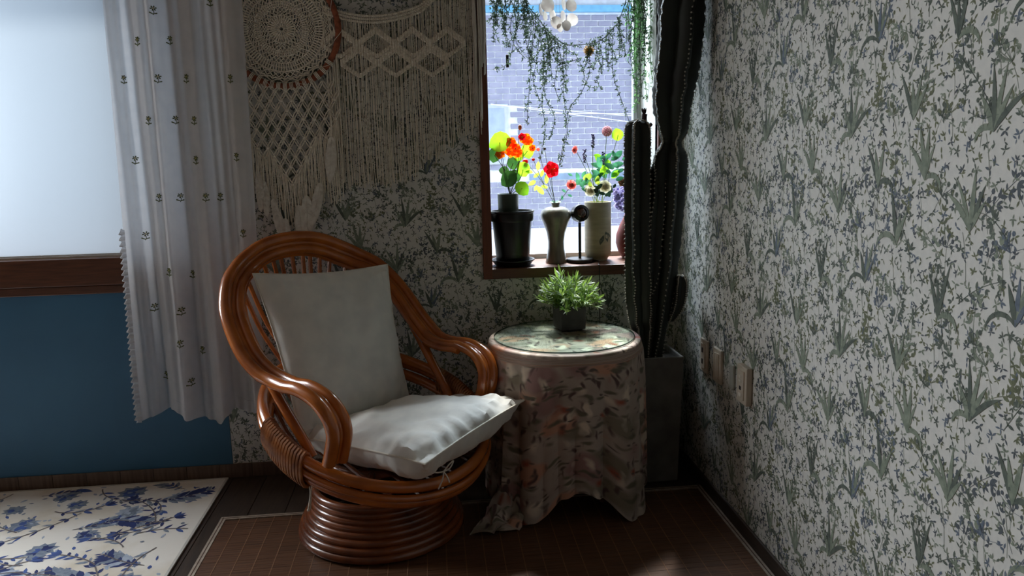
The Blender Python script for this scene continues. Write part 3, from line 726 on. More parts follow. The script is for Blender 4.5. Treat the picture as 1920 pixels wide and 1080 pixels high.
def column(name, spine, ribs, phase, depth=.34, twist=.0, capped=True, den=6):
    """spine: (x,y,z,r); ribbed stem with areoles along the rib crests"""
    P = catmull([Vector(s[:3]) for s in spine], den); Rr = [v.x for v in catmull([Vector((s[3], 0, 0)) for s in spine], den)]
    n_ = ribs*6; b = MB(); ar = MB(); V = []; F = []; run = 0
    for i, (p, r) in enumerate(zip(P, Rr)):
        for k in range(n_):
            a = 2*PI*k/n_; s_ = abs(cos(ribs*a/2)); cr = s_**1.6
            wob = 1+.012*sin(i*2.1)
            rr = r*wob*((1-depth)+depth*cr)*(1+.035*cr*sin(i*2.6)); a2 = a+phase+twist*i+.16*nz3(i*.22, phase*9, 2)
            V.append(p+Vector((rr*cos(a2), rr*sin(a2), 0)))
        if i: run += (P[i]-P[i-1]).length
    for i in range(len(P)-1):
        for k in range(n_): F.append((i*n_+k, i*n_+(k+1) % n_, (i+1)*n_+(k+1) % n_, (i+1)*n_+k))
    F.append(tuple(range(n_))[::-1]); F.append(tuple((len(P)-1)*n_+k for k in range(n_)))
    b.add(V, F); o = b.build(name, CACT, cac)
    for rb in range(ribs):
        last = -1; acc = 0
        for i in range(1, len(P)):
            seg = (P[i]-P[i-1]).length; m_ = max(1, int(seg/.016))
            for q_ in range(m_):
                t = (q_+.5)/m_; p = P[i-1].lerp(P[i], t); r = Rr[i-1]*(1-t)+Rr[i]*t; a2 = 2*PI*rb/ribs+phase+twist*(i-1+t)+.16*nz3((i-1+t)*.22, phase*9, 2)
                d = Vector((cos(a2), sin(a2), 0))
                if d.y > .6: continue
                c = p+d*(r*1.0)
                ar.ball(c, .0031, 5, 4)
                for sp in range(2):
                    e = d+Vector((random.uniform(-.8, .8), random.uniform(-.8, .8), random.uniform(-.7, .7))); ar.tube([c, c+e.normalized()*.009], [.0007, .0002], 3, caps=False)
    ar.build('spine_rows', AREO, o, True, kind='stuff')
    return o
column('cactus_stem', [(-.158, -.235, .475, .034), (-.150, -.237, .58, .040), (-.140, -.240, .68, .050), (-.126, -.245, .85, .058), (-.118, -.25, 1.02, .063), (-.112, -.255, 1.16, .066), (-.112, -.258, 1.235, .066), (-.110, -.262, 1.275, .045),
       (-.108, -.265, 1.295, .040), (-.106, -.27, 1.33, .056), (-0.116, -.285, 1.42, .073), (-0.108, -.295, 1.52, .083), (-0.100, -.31, 1.64, .085), (-0.099, -.325, 1.78, .086), (-0.098, -.335, 1.92, .084), (-0.098, -.34, 2.02, .06), (-0.098, -.34, 2.05, .01)], 5, .95, .44, .002, den=8)
column('cactus_stem', [(-.205, -.262, .475, .022), (-.208, -.263, .56, .030), (-.216, -.265, .62, .042), (-.222, -.268, .70, .050), (-.226, -.27, .80, .051), (-.228, -.27, .95, .050), (-.230, -.27, 1.1, .052), (-.230, -.27, 1.25, .052), (-.230, -.27, 1.335, .049), (-.230, -.27, 1.362, .036), (-.230, -.27, 1.372, .008)], 5, .35, .42, .0, den=9)
column('cactus_offshoot', [(-.095, -.25, .62, .014), (-.075, -.255, .66, .024), (-.063, -.258, .71, .028), (-.060, -.26, .76, .028), (-.061, -.26, .79, .019), (-.061, -.26, .797, .004)], 5, .2, .36)
column('cactus_offshoot', [(-.185, -.255, .72, .012), (-.178, -.262, .80, .030), (-.172, -.265, .95, .040), (-.168, -.265, 1.05, .042), (-.160, -.26, 1.15, .036), (-.150, -.258, 1.215, .022), (-.145, -.257, 1.235, .005)], 5, .5, .36)
BUDM = M('dried purple cactus flower', rgb(70, 46, 52), .8, rgb(44, 28, 34), 60)
b = MB(); p0 = at(1222, 232, Y=-.27)
b.tube(catmull([p0, p0+Vector((-.022, 0, -.012)), p0+Vector((-.028, 0, .018)), p0+Vector((-.026, 0, .035))], 4), [.006, .007, .008, .008, .008, .009, .009, .010, .010, .010, .010, .010, .010], 7)
for k in range(9):
    a = k*.7; b.leaf(p0+Vector((-.026, 0, .032)), (cos(a)*.6-.2, sin(a)*.6, .8), (cos(a), sin(a), .3), .026, .008, .3)
b.build('dried_flower', BUDM, cac)

# ------------------------------------------------------------------ wall sockets
SOCK = M('beige socket plastic', rgb(206, 196, 180), .4, rgb(198, 188, 172)); SOCKD = M('socket slot', rgb(30, 28, 28), .5)
def plate(name, yc, zc, label, proud, extras, w_=.074, h_=.122):
    o = thing(name, (0, yc, zc), label, 'socket', 'socket plates in a row on the papered wall')
    bevel(MB().box((-proud, yc-w_/2, zc-h_/2), (-.0008, yc+w_/2, zc+h_/2)).build('face_plate', SOCK, o, False), .003, 2)
    bevel(MB().box((-proud-.004, yc-w_*.30, zc-h_*.38), (-proud+.001, yc+w_*.30, zc+h_*.38)).build('insert', SOCK, o, False), .0015, 1)
    for (dy_, dz_, sy_, sz_, m) in extras:
        MB().box((-proud-.0052, yc+dy_-sy_, zc+dz_-sz_), (-proud-.003, yc+dy_+sy_, zc+dz_+sz_)).build('socket_slot', m, o, False)
    return o
plate('wall_socket', -.375, .513, 'beige socket plate on papered wall, deepest of the row near the corner', .010, [(0, .022, .006, .009, SOCKD), (0, -.02, .006, .009, SOCKD)])
plate('wall_socket', -.512, .513, 'beige blank switch plate with upright grooves, second from the corner', .012, [(-.012, 0, .0012, .04, SOCK), (.012, 0, .0012, .04, SOCK)])
plate('wall_socket', -.752, .517, 'beige raised jack plate with a black hole, nearest to the viewer', .021, [(.003, .028, .009, .004, WHITE), (.003, .014, .009, .004, WHITE), (0, -.010, .006, .006, SOCKD), (0, -.032, .011, .006, WHITE)], .078, .124)
ct = bevel(MB().box((-.010, -.655, .466), (-.0008, -.622, .552)).build('cover_tab', M('milky plastic', rgb(206, 208, 200), .25, trans=.3), None, False), .004, 2)
tag(ct, 'small milky plastic cover stuck on the wallpaper beside the jack plate', 'cover')

# ------------------------------------------------------------------ window sill: pots, vases, lamp
SZ = W2[2]+.0005
def lat(name, c, prof, mat, parent=None, n_=32): return MB().lathe(prof, n_, c).build(name, mat, parent)
c = Vector((-.662, .072, SZ))
sau = lat('pot_saucer', c, [(0, 0), (.070, 0), (.086, .020), (.090, .022), (.090, .026), (.082, .026), (.070, .007), (0, .006)], BLACKP); tag(sau, 'black plastic saucer under the tall black pot on the sill', 'saucer')
np_ = thing('flower_pot', c, 'tall black plastic nursery pot at the left end of the sill', 'pot')
lat('pot_body', c, [(0, .007), (.064, .007), (.067, .012), (.080, .185), (.080, .19), (.072, .19), (.070, .17), (0, .168)], BLACKP, np_)
MB().lathe([(.0795, .182), (.0855, .182), (.088, .190), (.088, .214), (.091, .217), (.091, .224), (.083, .224), (.0795, .19)], 36, c, caps=False).build('pot_rim', BLACKP, np_)
lat('pot_soil', c, [(0, .17), (.071, .17), (.074, .2095), (0, .2100)], SOIL, np_)
c1 = Vector((-.677, .060, SZ+.2105))
GP = M('dark green ceramic', rgb(60, 74, 62), .4, rgb(50, 62, 52))
nas = thing('potted_nasturtium', c1, 'orange flowering plant with lime leaves in a small green cup on the black pot', 'plant')
lat('cup', c1, [(0, .0), (.038, 0), (.0405, .004), (.0425, .078), (.0425, .082), (.038, .082), (.036, .07), (0, .07)], GP, nas)
def spray(root, parent, target, stem_m, r=.0014, bow=.02):
    d = Vector(target)-Vector(root); m_ = Vector(root)+d*.5+Vector((random.uniform(-1, 1)*bow, random.uniform(-1, 1)*bow*.4, bow*.6))
    MB().tube(catmull([root, m_, target], 6), r, 5).build('stem', stem_m, parent)
def flower5(b, c, r, face=(0, -1, .2), mi=0, n_=5, cup=.25, ph=0):
    fz = Vector(face).normalized(); ux = fz.orthogonal().normalized(); uy = fz.cross(ux)
    for k in range(n_):
        a = 2*PI*k/n_+ph; d = ux*cos(a)+uy*sin(a)
        b.leaf(c, d+fz*cup, fz, r, r*1.2, .25, mi, True)
stem_root = c1+Vector((.008, 0, .075))
for px, py, sz, m, dx, dz in ((937, 267, .078, LEAFL, -.9, -.25), (927, 291, .050, LEAFD, -.2, -1), (989, 283, .052, LEAFL, .25, -1), (954, 336, .062, LEAFD, -.4, -.3), (979, 354, .054, LEAFL, .6, -.6), (981, 318, .056, LEAFL, .4, -.8),
                        (962, 306, .048, LEAFD, .2, -.9), (966, 330, .046, LEAFD, .6, -.7), (973, 292, .040, LEAFL, .3, .3), (945, 320, .035, LEAFD, -.7, .1)):
    p = at(px, py, Y=.06+random.uniform(-.03, .04)); spray(stem_root, nas, p, STEM)
    d = Vector((dx, random.uniform(-.2, .2), dz)).normalized()
    sz *= 1.22; MB().leaf(p-d*sz*.5, d, (0, -1, .35), sz, sz*.86, .12, 0, True).build('leaf', m, nas)
for px, py, sz, m in ((941, 274, .025, ORANGE), (938, 289, .021, ORANGE), (958, 268, .024, ORANGE), (957, 284, .026, ORANGE), (967, 279, .023, ORANGE), (971, 287, .022, ORANGE), (985, 261, .025, ORANGE), (979, 257, .016, RED), (992, 265, .020, ORANGE), (998, 278, .016, ORANGE)):
    p = at(px, py, Y=.05+random.uniform(-.03, .02)); b = MB(); flower5(b, p, sz, (random.uniform(-.4, .4), -1, .2), 0, 5, .35, random.random()); b.ball(p+Vector((0, -.004, 0)), .0035, 6, 4, 1)
    o = b.build('blossom', [m, YEL], nas)
for px, py in ((957, 284), (985, 261), (940, 280)): spray(stem_root, nas, at(px, py, Y=.06), STEM, .0012)
p = at(975, 239, Y=.06); spray(at(972, 285, Y=.06), nas, p, STEM, .001, .004); MB().ball(p, .0085, 8, 6, sq=(.9, .9, 1.3)).build('bud', M('orange brown bud', rgb(206, 110, 50), .6), nas)

c2 = Vector((-.477, .100, SZ))
GLZ = M('grey mottled glaze', rgb(150, 148, 136), .28, rgb(92, 92, 84), 10, (3, 3, .8), coat=.4, lo=.3, hi=.75)
v1 = lat('meiping_vase', c2, [(0, 0), (.044, 0), (.045, .004), (.041, .02), (.034, .06), (.033, .09), (.038, .125), (.052, .165), (.062, .187), (.064, .20), (.058, .217), (.040, .229), (.020, .233), (.0165, .238), (.018, .246), (.019, .249), (.014, .249), (.013, .235), (0, .232)], GLZ); tag(v1, 'grey glazed vase with broad shoulders and tiny neck on the sill', 'vase')
neck = c2+Vector((0, 0, .236))
fl = thing('red_flower', neck, 'stem with one large red blossom standing in the grey vase', 'flower')
p = at(1034, 318, Y=.08); spray(neck, fl, p, STEMG, .0012, .01)
b = MB(); flower5(b, p, .034, (.2, -1, .1), 0, 5, .2, .4); b.build('blossom', RED, fl); MB().tube([p, p+Vector((.012, -.02, .004))], [.002, .0012], 5).build('stamen', YEL, fl)
MB().leaf(at(1024, 345, Y=.09), (.1, 0, 1), (0, -1, 0), .04, .018, .1, 0, True).build('leaf', LEAFY, fl)
fs = thing('red_bud_spray', neck, 'spray with small red buds and yellow green leaves leaning left from the grey vase', 'flower')
for px, py, r, m in ((985, 303, .012, RED), (1000, 299, .007, RED), (1009, 280, .008, PINK), (1021, 279, .0065, STEM)):
    p = at(px, py, Y=.09+random.uniform(-.02, .02)); spray(neck, fs, p, STEMG, .0011, .012); MB().ball(p, r, 8, 6, sq=(1, 1, .9)).build('bud', m, fs)
for px, py, s, dx, dz in ((1011, 355, .045, .5, -.5), (1000, 342, .036, -.6, -.3), (993, 322, .034, -.8, .2), (1009, 311, .036, .1, 1), (1004, 330, .03, .5, .4), (1016, 326, .03, .3, .8), (1020, 350, .03, .8, -.2), (1005, 352, .026, -.4, -.8)):
    p = at(px, py, Y=.095+random.uniform(-.02, .02)); MB().leaf(p-Vector((dx, 0, dz))*s*.5, (dx, 0, dz), (0, -1, .2), s, s*.5, .1, 0, True).build('leaf', LEAFY, fs)
fr = thing('pink_rose', neck, 'small pink rose on a dark stem leaning right from the grey vase', 'flower')
def rosehead(p, r, mats, parent, name='blossom', face=(0, -1, .3)):
    b = MB(); fz = Vector(face).normalized()
    for ring, (n_, rr, cup) in enumerate(((7, r, .35), (6, r*.78, .9), (5, r*.55, 1.7), (4, r*.34, 3))):
        flower5(b, Vector(p)+fz*ring*r*.16, rr, fz, 0, n_, cup, ring*.5)
    return b.build(name, mats, parent)
p = at(1071, 347, Y=.08); spray(neck, fr, p, STEM, .0013, .008); rosehead(p, .022, PINK, fr)
for dx, dz in ((-.02, -.03), (.006, -.048), (-.036, -.062), (-.01, .01), (.008, .036)):
    q_ = p+Vector((dx, .012, dz)); MB().leaf(q_, (random.uniform(-1, 1), 0, .4), (0, -1, .3), .022, .011, .1).build('leaf', LEAFB, fr)
for k in range(6):
    a = k*1.05; MB().leaf(neck+Vector((0, 0, .012)), (cos(a), sin(a)*.5, .35), (0, -.6, 1), .026, .013, .3).build('leaf', LEAFB, fr)

c3 = Vector((-.379, .090, SZ))
lam = thing('ring_lamp', c3, 'black disc based lamp with a round lens head on a thin pole on the sill', 'lamp')
lat('lamp_base', c3, [(0, 0), (.052, 0), (.056, .003), (.056, .013), (.053, .016), (0, .017)], BLACKP, lam, 40)
MB().tube([c3+Vector((0, 0, .015)), c3+Vector((0, 0, .165))], .0062, 10).build('lamp_pole', BLACKP, lam)
hc = c3+Vector((0, -.002, .203))
fz = Vector((.18, -1, .12)).normalized(); ux = fz.orthogonal().normalized(); uy = fz.cross(ux)
b = MB(); n_ = 32
profh = [(.022, .026), (.034, .020), (.037, 0), (.034, -.02), (.020, -.032), (0.001, -.034)]
V = []; F = []
for r, z in [(.026, .014)]+profh:
    for k in range(n_): a = 2*PI*k/n_; V.append(hc + (ux*cos(a)+uy*sin(a))*r + fz*z)
for i in range(len(profh)):
    for k in range(n_): F.append((i*n_+k, i*n_+(k+1) % n_, (i+1)*n_+(k+1) % n_, (i+1)*n_+k))
b.add(V, F); b.build('lamp_head', BLACKP, lam)
b = MB(); V = []; F = []
for r, z in [(.027, .014), (.022, .022), (.012, .028), (.001, .030)]:
    for k in range(20): a = 2*PI*k/20; V.append(hc + (ux*cos(a)+uy*sin(a))*r + fz*z)
for i in range(3):
    for k in range(20): F.append((i*20+k, i*20+(k+1) % 20, (i+1)*20+(k+1) % 20, (i+1)*20+k))
b.add(V, F); b.build('lens', M('amber dark lens', rgb(96, 60, 40), .06, rgb(60, 54, 56), 30, spec=.9), lam)
p = at(1124, 505, Y=-.024)
MB().tube(catmull([c3+Vector((.05, .01, .005)), c3+Vector((.075, -.02, .004)), Vector((p.x, -.008, SZ+.002)), Vector((p.x, -.0215, SZ-.012)), Vector((p.x, -.024, .70)), Vector((p.x+.004, -.008, .62)), Vector((p.x+.006, -.008, .40))], 6), .0018, 6).build('power_cord', BLACKP, lam)

c4 = Vector((-.293, .135, SZ))
CRM = M('cream stoneware', rgb(196, 190, 164), .5, rgb(172, 166, 142), 8, (1, 1, 6), bump=.1)
v2 = thing('cylinder_vase', c4, 'cream stoneware cylinder vase painted with a grey leaf on the sill', 'vase')
lat('vase_body', c4, [(0, 0), (.040, 0), (.042, .010), (.054, .022), (.0555, .03), (.0555, .235), (.0565, .245), (.052, .245), (.051, .22), (0, .21)], CRM, v2)
LG = M('grey leaf glaze', rgb(92, 102, 92), .5)
b = MB()
for a0, z0, L, W, tl_ in ((-1.15, .125, .05, .020, .3), (-1.35, .11, .045, .018, -.5), (-1.0, .12, .03, .012, .9)):
    V = []; F = []
    for i in range(6):
        t = i/5; wv = W*sin(PI*min(1, t*1.02))*.5+.0005
        for sd in (-1, 1): a = a0+(tl_*(t)*.03+sd*wv)/.0555; V.append(c4+Vector((.0560*cos(a), .0560*sin(a), z0-L*t*.9+.06*0)))
    for i in range(5): F.append((2*i, 2*i+1, 2*i+3, 2*i+2))
    b.add(V, F)
b.build('painted_leaf', LG, v2)
mouth = c4+Vector((0, 0, .212))
def bloom_thing(name, label, px, py, Y, head):
    o = thing(name, mouth, label, 'flower', {'white_rose': 'ivory roses in the cream vase', 'lavender': 'lavender spikes in the cream vase', 'leaf_spray': 'leaf sprays in the cream vase'}.get(name)); p = at(px, py, Y=Y); spray(mouth+Vector((random.uniform(-.03, .03), random.uniform(-.02, .02), 0)), o, p, STEMG, .0013, .012); head(o, p); return o
bloom_thing('white_rose', 'ivory rose at the front left of the cream vase', 1106, 358, .085, lambda o, p: rosehead(p, .026, IVORY, o))
bloom_thing('white_rose', 'ivory rose at the front right of the cream vase', 1134, 350, .085, lambda o, p: rosehead(p, .028, IVORY, o))
bloom_thing('pink_carnation', 'pink carnation standing out to the left above the cream vase', 1079, 281, .11, lambda o, p: rosehead(p, .018, PINK, o, face=(-1, -.5, .2)))
def lav(o, p):
    b = MB()
    for k in range(34): b.ball(p+Vector((random.uniform(-.006, .006), random.uniform(-.006, .006), (k/34-.5)*.055)), .0034, 5, 4)
    b.build('flower_spike', LILAC2, o)
LILAC2 = M('lavender bud', rgb(122, 116, 158), .7, rgb(84, 80, 122), 60, trans=.2)
bloom_thing('lavender', 'tall lavender spike at the centre above the cream vase', 1112, 264, .12, lav)
bloom_thing('lavender', 'short lavender spike right of the tall one above the cream vase', 1132, 297, .11, lav)
bloom_thing('lavender', 'leaning lavender spike beside the pink carnation', 1096, 292, .13, lav)
def pom(o, p):
    b = MB()
    for k in range(70):
        z = 1-2*(k+.5)/70; a = k*2.4; d = Vector((math.sqrt(1-z*z)*cos(a), math.sqrt(1-z*z)*sin(a), z)); b.ball(p+d*.019, .0036, 5, 3)
    b.ball(p, .016, 8, 6); b.build('flower_head', PALEP, o)
bloom_thing('pompom_flower', 'pale pink pompom flower highest above the cream vase', 1138, 246, .12, pom)
def rl(o, p): MB().leaf(p+Vector((.0, 0, -.024)), (-.15, 0, 1), (0, -1, .1), .052, .050, .05, 0, True).build('round_leaf', LEAFL, o)
bloom_thing('round_leaf_stem', 'single round lime leaf on a thin stem beside the cactus top', 1159, 253, .10, rl)
def foli(pts, mats):
    def f(o, p):
        for k, (dx, dz, s, m) in enumerate(pts):
            q_ = p+Vector((dx, random.uniform(-.03, .03), dz)); a = random.uniform(-1.2, 1.2); MB().leaf(q_, (sin(a), random.uniform(-.4, .2), cos(a)*.7), (0, -1, .5), s, s*.55, .2, 0, True).build('leaf', mats[m], o)
    return f
r5 = random.Random(5)
bloom_thing('leaf_spray', 'bushy blue green leaf spray rising over the roses in the cream vase', 1143, 318, .12, foli([(r5.uniform(-.055, .05), r5.uniform(-.05, .05), r5.uniform(.028, .048), r5.choice([0, 0, 1])) for k in range(30)], [LEAFB, LEAFL]))
bloom_thing('leaf_spray', 'low green leaf spray at the left lip of the cream vase', 1100, 345, .10, foli([(r5.uniform(-.05, .045), r5.uniform(-.03, .03), r5.uniform(.024, .04), r5.choice([0, 0, 1])) for k in range(20)], [LEAFB, LEAFY]))
bloom_thing('leaf_spray', 'dark green leaves tucked among the ivory roses', 1124, 362, .095, foli([(r5.uniform(-.055, .055), r5.uniform(-.022, .02), r5.uniform(.02, .032), 0) for k in range(18)], [M('bottle green leaf', rgb(40, 66, 48), .5, trans=.2)]))
def lil(o, p):
    for k in range(40):
        b = MB(); t = k/40; q_ = p+Vector((random.uniform(-.022, .022)+.012*t, random.uniform(-.02, .02), .03-.085*t)); flower5(b, q_, .010, (random.uniform(-.6, .6), -1, random.uniform(-.4, .6)), 0, 5, .3, random.random()); b.build('floret', LILAC, o)
bloom_thing('lilac_branch', 'pale lilac florets drooping over the right lip of the cream vase', 1160, 368, .09, lil)

c5 = Vector((-.146, .170, SZ))
REDV = M('matt red ceramic', rgb(112, 36, 30), .6, rgb(92, 30, 26), 12)
v3 = lat('red_vase', c5, [(0, 0), (.030, 0), (.034, .003), (.050, .03), (.060, .065), (.058, .10), (.044, .14), (.026, .175), (.018, .20), (.018, .225), (.022, .235), (.017, .235), (.013, .20), (0, .19)], REDV, None, 32); tag(v3, 'red pear shaped ceramic vase half hidden behind the cactus', 'vase')
dr = thing('dried_flower_stem', c5+Vector((0, 0, .19)), 'brown and peach dried flowers in the red vase behind the cactus', 'flower')
p = at(1168, 342, Y=.15); spray(c5+Vector((0, 0, .19)), dr, p, STEM, .0013, .006); rosehead(p, .022, M('brown dried petal', rgb(120, 84, 60), .8, trans=.2), dr)
p = at(1220, 281, Y=.16); spray(c5+Vector((0, 0, .19)), dr, p, STEM, .0013, .006); rosehead(p, .020, M('peach petal', rgb(232, 142, 118), .7, trans=.3), dr)

# ------------------------------------------------------------------ hanging garland, shell chime, pompom
def strand(parent, pts, Y, mat, density=1., r=.0011, ls=.0135, jitter=.012):
    P = catmull([at(px, py, Y=Y+random.uniform(-.02, .02)) for px, py in pts], 7); b = MB(); b.tube(P, r, 4)
    for i in range(len(P)-1):
        seg = (P[i+1]-P[i]).length; m_ = max(1, int(seg/.0085*density))
        for q_ in range(m_):
            p = P[i].lerp(P[i+1], random.random()); d = Vector((random.uniform(-1, 1), random.uniform(-.7, .7), random.uniform(-1, .6)))
            e = p+d.normalized()*random.uniform(.002, jitter); b.tube([p, e], .0005, 3, caps=False)
            for k in range(3):
                d2 = Vector((random.uniform(-1, 1), random.uniform(-1, 1), random.uniform(-1, 1))); b.leaf(e, d2, Vector((random.random(), -1, random.random())), ls*random.uniform(.6, 1.1), ls*.34, .1)
    return b.build('strand', mat, parent)
GY = .10
gar = thing('leaf_garland', (-.5, GY, 1.85), 'tiny leaved grey green garland draped across the top of the small window', 'garland')
hook = lambda px: at(px, -60, Y=GY)
strand(gar, [(960, -70), (985, 0), (1002, 26), (1030, 60), (1058, 82), (1085, 84), (1122, 78), (1148, 55), (1165, 28), (1190, -60)], GY, VINE, .9, .0016)
strand(gar, [(950, -70), (980, 10), (1010, 46), (1045, 80), (1075, 100)], GY+.02, VINE, .7, .0013)
extra = []
for k in range(30):
    x0 = random.choice([random.uniform(915, 1010), random.uniform(915, 1075), random.uniform(1085, 1165)]); t_ = (x0-985)/190
    y0 = -20 if x0 < 985 else 84-330*(t_-.52)**2
    L_ = random.uniform(35, 120) if x0 < 1080 else random.uniform(30, 80); dx_ = random.uniform(-18, 18)
    extra.append([(x0, y0), (x0+dx_*.3+random.uniform(-4, 4), y0+L_*.4), (x0+dx_*.8, y0+L_*.75), (x0+dx_, y0+L_)])
for pts in (*extra, [(1000, 30), (998, 90), (993, 160), (988, 232)], [(1035, 70), (1026, 130), (1016, 190), (1022, 240), (1012, 302)], [(1057, 84), (1056, 150), (1060, 210), (1063, 250), (1050, 305)], [(1102, 84), (1106, 130), (1092, 170), (1070, 200), (1060, 236)],
            [(1150, 52), (1148, 110), (1152, 150), (1168, 195), (1180, 228)], [(1014, 50), (1005, 120), (1000, 150), (1012, 190)], [(985, 10), (968, 60), (952, 118), (924, 130)], [(975, -10), (958, 40), (962, 80), (985, 110)], [(1076, 96), (1092, 128), (1100, 160), (1120, 165)],
            [(940, -40), (930, 10), (918, 40)], [(955, -40), (945, 30), (950, 70), (956, 88)], [(990, 30), (985, 70), (1000, 110), (1030, 118)], [(1030, 64), (1040, 110), (1060, 118), (1085, 110)], [(1124, 80), (1130, 120), (1120, 150), (1128, 168)], [(1020, 120), (1022, 180), (1040, 220), (1030, 262)],
            [(930, -50), (935, 0), (926, 46), (936, 80)], [(1045, 76), (1046, 120), (1040, 160), (1050, 190)], [(970, -40), (972, 20), (966, 70), (978, 96)], [(1000, 40), (1020, 80), (1030, 100), (1010, 140)], [(1060, 250), (1052, 290), (1048, 312)], [(1138, 66), (1136, 100), (1142, 130)], [(985, 0), (996, 50), (990, 90), (996, 130)],
            [(920, -40), (922, 10), (940, 20)], [(948, -50), (962, 10), (980, 30)], [(938, -30), (950, 20), (940, 50)]):
    strand(gar, pts, GY+random.uniform(-.03, .05), VINE, 1.25)
MB().tube([at(955, -75, Y=GY), at(950, -140, Y=GY+.02), Vector((at(950, -140, Y=GY).x, GY, W2[3]+.002))], .0012, 5).build('hanging_thread', STEM, gar)
MB().tube([at(1190, -60, Y=GY), Vector((at(1190, -60, Y=GY).x, GY, W2[3]+.002))], .0012, 5).build('hanging_thread', STEM, gar)
gb = thing('hanging_plant', (-.15, .06, 1.9), 'bushy fresh green trailing plant hanging at the window top beside the cactus', 'plant')
for k in range(36):
    x0 = 1178+random.uniform(0, 74); y1 = random.uniform(50, 225)*(1 if x0 > 1190 else .6)
    strand(gb, [(x0-8+random.uniform(-10, 10), -70), (x0, -10), (x0+random.uniform(-10, 10), y1*.5), (x0+random.uniform(-12, 8), y1)], .07+random.uniform(-.03, .07), VINEG if k % 3 else VINE, 1.1, ls=.013)
MB().tube([at(1205, -60, Y=.07), Vector((at(1205, -60, Y=.07).x, .07, W2[3]+.001))], .003, 6).build('hanging_thread', STEM, gb)
MB().tube(catmull([Vector((at(1176, -60, Y=.09).x, .09, W2[3]+.001)), at(1178, 20, Y=.09), at(1182, 80, Y=.09), at(1193, 140, Y=.09), at(1196, 222, Y=.09)], 6), .0014, 5).build('trailing_cord', STEM, gb)
SHELL = M('translucent white shell', rgb(236, 232, 226), .3, rgb(214, 206, 200), 30, trans=.5)
cc = at(1047, 20, Y=.04)
chm = thing('shell_chime', (cc.x, .04, 1.90), 'white round shell disc wind chime hanging at the window top', 'wind chime')
b = MB(); b.tube([Vector((cc.x+.055*cos(2*PI*k/24), .04+.055*sin(2*PI*k/24), 1.915)) for k in range(24)], .004, 6, True); b.build('chime_ring', WOOD, chm)
MB().tube([(cc.x, .04, 1.915), (cc.x, .04, W2[3]+.001)], .0012, 4).tube([(cc.x-.055, .04, 1.915), (cc.x, .04, 1.945), (cc.x+.055, .04, 1.915)], .001, 4).build('hanging_thread', WHITE, chm)
dz = None
for px, py, r, tl_ in ((1027, 9, .028, .3), (1014, 18, .022, 1.1), (1036, 28, .024, .9), (1043, 42, .024, .2), (1056, 32, .025, 1.0), (1073, 37, .0245, .15), (1057, 8, .022, 1.0), (1071, 10, .024, .3), (1022, 30, .018, .9), (1062, 48, .020, .4), (1030, -18, .026, .2), (1048, -20, .026, .6), (1066, -16, .026, .2), (1050, 52, .016, .5)):
    p = at(px, py, Y=.04+random.uniform(-.05, .05)); V = []; nrm = Vector((sin(tl_), -cos(tl_), .05)).normalized(); ux = nrm.cross(Vector((0, 0, 1))).normalized(); uz = ux.cross(nrm)
    b = MB(); F = []
    for t_ in (-.0006, .0006):
        for k in range(20): a = 2*PI*k/20; V.append(p+(ux*cos(a)+uz*sin(a))*r*(1+.03*sin(3*a+px))+nrm*t_)
    F = [tuple(range(20)), tuple(range(20, 40))[::-1]]+[(k, (k+1) % 20, 20+(k+1) % 20, 20+k) for k in range(20)]
    b.add(V, F); b.build('shell_disc', SHELL, chm, False)
    MB().tube([p+Vector((0, 0, r*.9)), (p.x, p.y, 1.915)], .0006, 4).build('disc_thread', WHITE, chm)
p = at(1104, 95, Y=GY); pb_ = thing('straw_ball', p, 'small golden straw ball hanging in the middle of the garland', 'ornament')
b = MB(); b.ball(p, .016, 10, 8)
for k in range(60):
    z = 1-2*(k+.5)/60; a = k*2.4; d = Vector((math.sqrt(1-z*z)*cos(a), math.sqrt(1-z*z)*sin(a), z)); b.leaf(p+d*.013, d+Vector((.3*sin(k), .3*cos(k), .2)), d.orthogonal(), .011, .004, .2)
b.build('straw', M('golden straw', rgb(190, 150, 70), .7, rgb(150, 108, 46), 80, trans=.2), pb_)
MB().tube([p+Vector((0, 0, .015)), at(1104, 82, Y=GY)], .0008, 4).build('hanging_thread', STEM, pb_)

# ------------------------------------------------------------------ curtain
CY = -.095
def cx(s, z):
    t = (1.83-z)/1.55; xl = -2.100-.022*t; xr = -1.622-.028*t
    return xl+(xr-xl)*s
def cy(s, z):
    t = max(0, min(1, (2.05-z)/1.75)); A = .016+.020*t
    ph = 6.2*s*2*PI*.62
    g = s-.19-.05*t; y = CY - A*(1.0*math.tanh(g*16)*math.exp(-abs(g)*2.2) + .8*sin(21*(s-.03*t)+.6+.6*sin(z*1.3))*min(1, s*2.2) + .28*sin(47*s+1.3+1.2*z) + .14*sin(83*s+z*2.6)) - .018*t*(s < .22)*(1-s/.22)
    return y + .003*nz3(s*9, z*5, 2)
HB = [(0, .290), (.27, .328), (.43, .292), (.645, .272), (.70, .300), (.74, .320), (.86, .292), (1, .325)]
b = MB(); NS, NZ = 150, 70
for i in range(NZ+1):
    for j in range(NS+1):
        s = j/NS; zb = interp(HB, s); z = 2.05+(zb-2.05)*i/NZ; b.v.append((cx(s, z), cy(s, z), z))
for i in range(NZ):
    for j in range(NS): a = i*(NS+1)+j; b.f.append((a, a+1, a+NS+2, a+NS+1)); b.mi.append(0)
cur = b.build('curtain', CURT); tag(cur, 'white cotton curtain with tiny embroidered flowers and lace edge beside the left window', 'curtain')
b = MB(); P = []                      # lace edge with scallops
for k in range(241):
    z = 1.02-(1.02-.285)*k/240; s = 0; x = cx(0, z)-.004-.009*abs(sin(k*PI/7.0)); P.append((Vector((cx(0, z)+.006, cy(0, z)-.002, z)), Vector((x-.006*(1.02-z), cy(0, z)-.004+.008*sin(k*PI/3.5), z+.003*cos(k*.9)))))
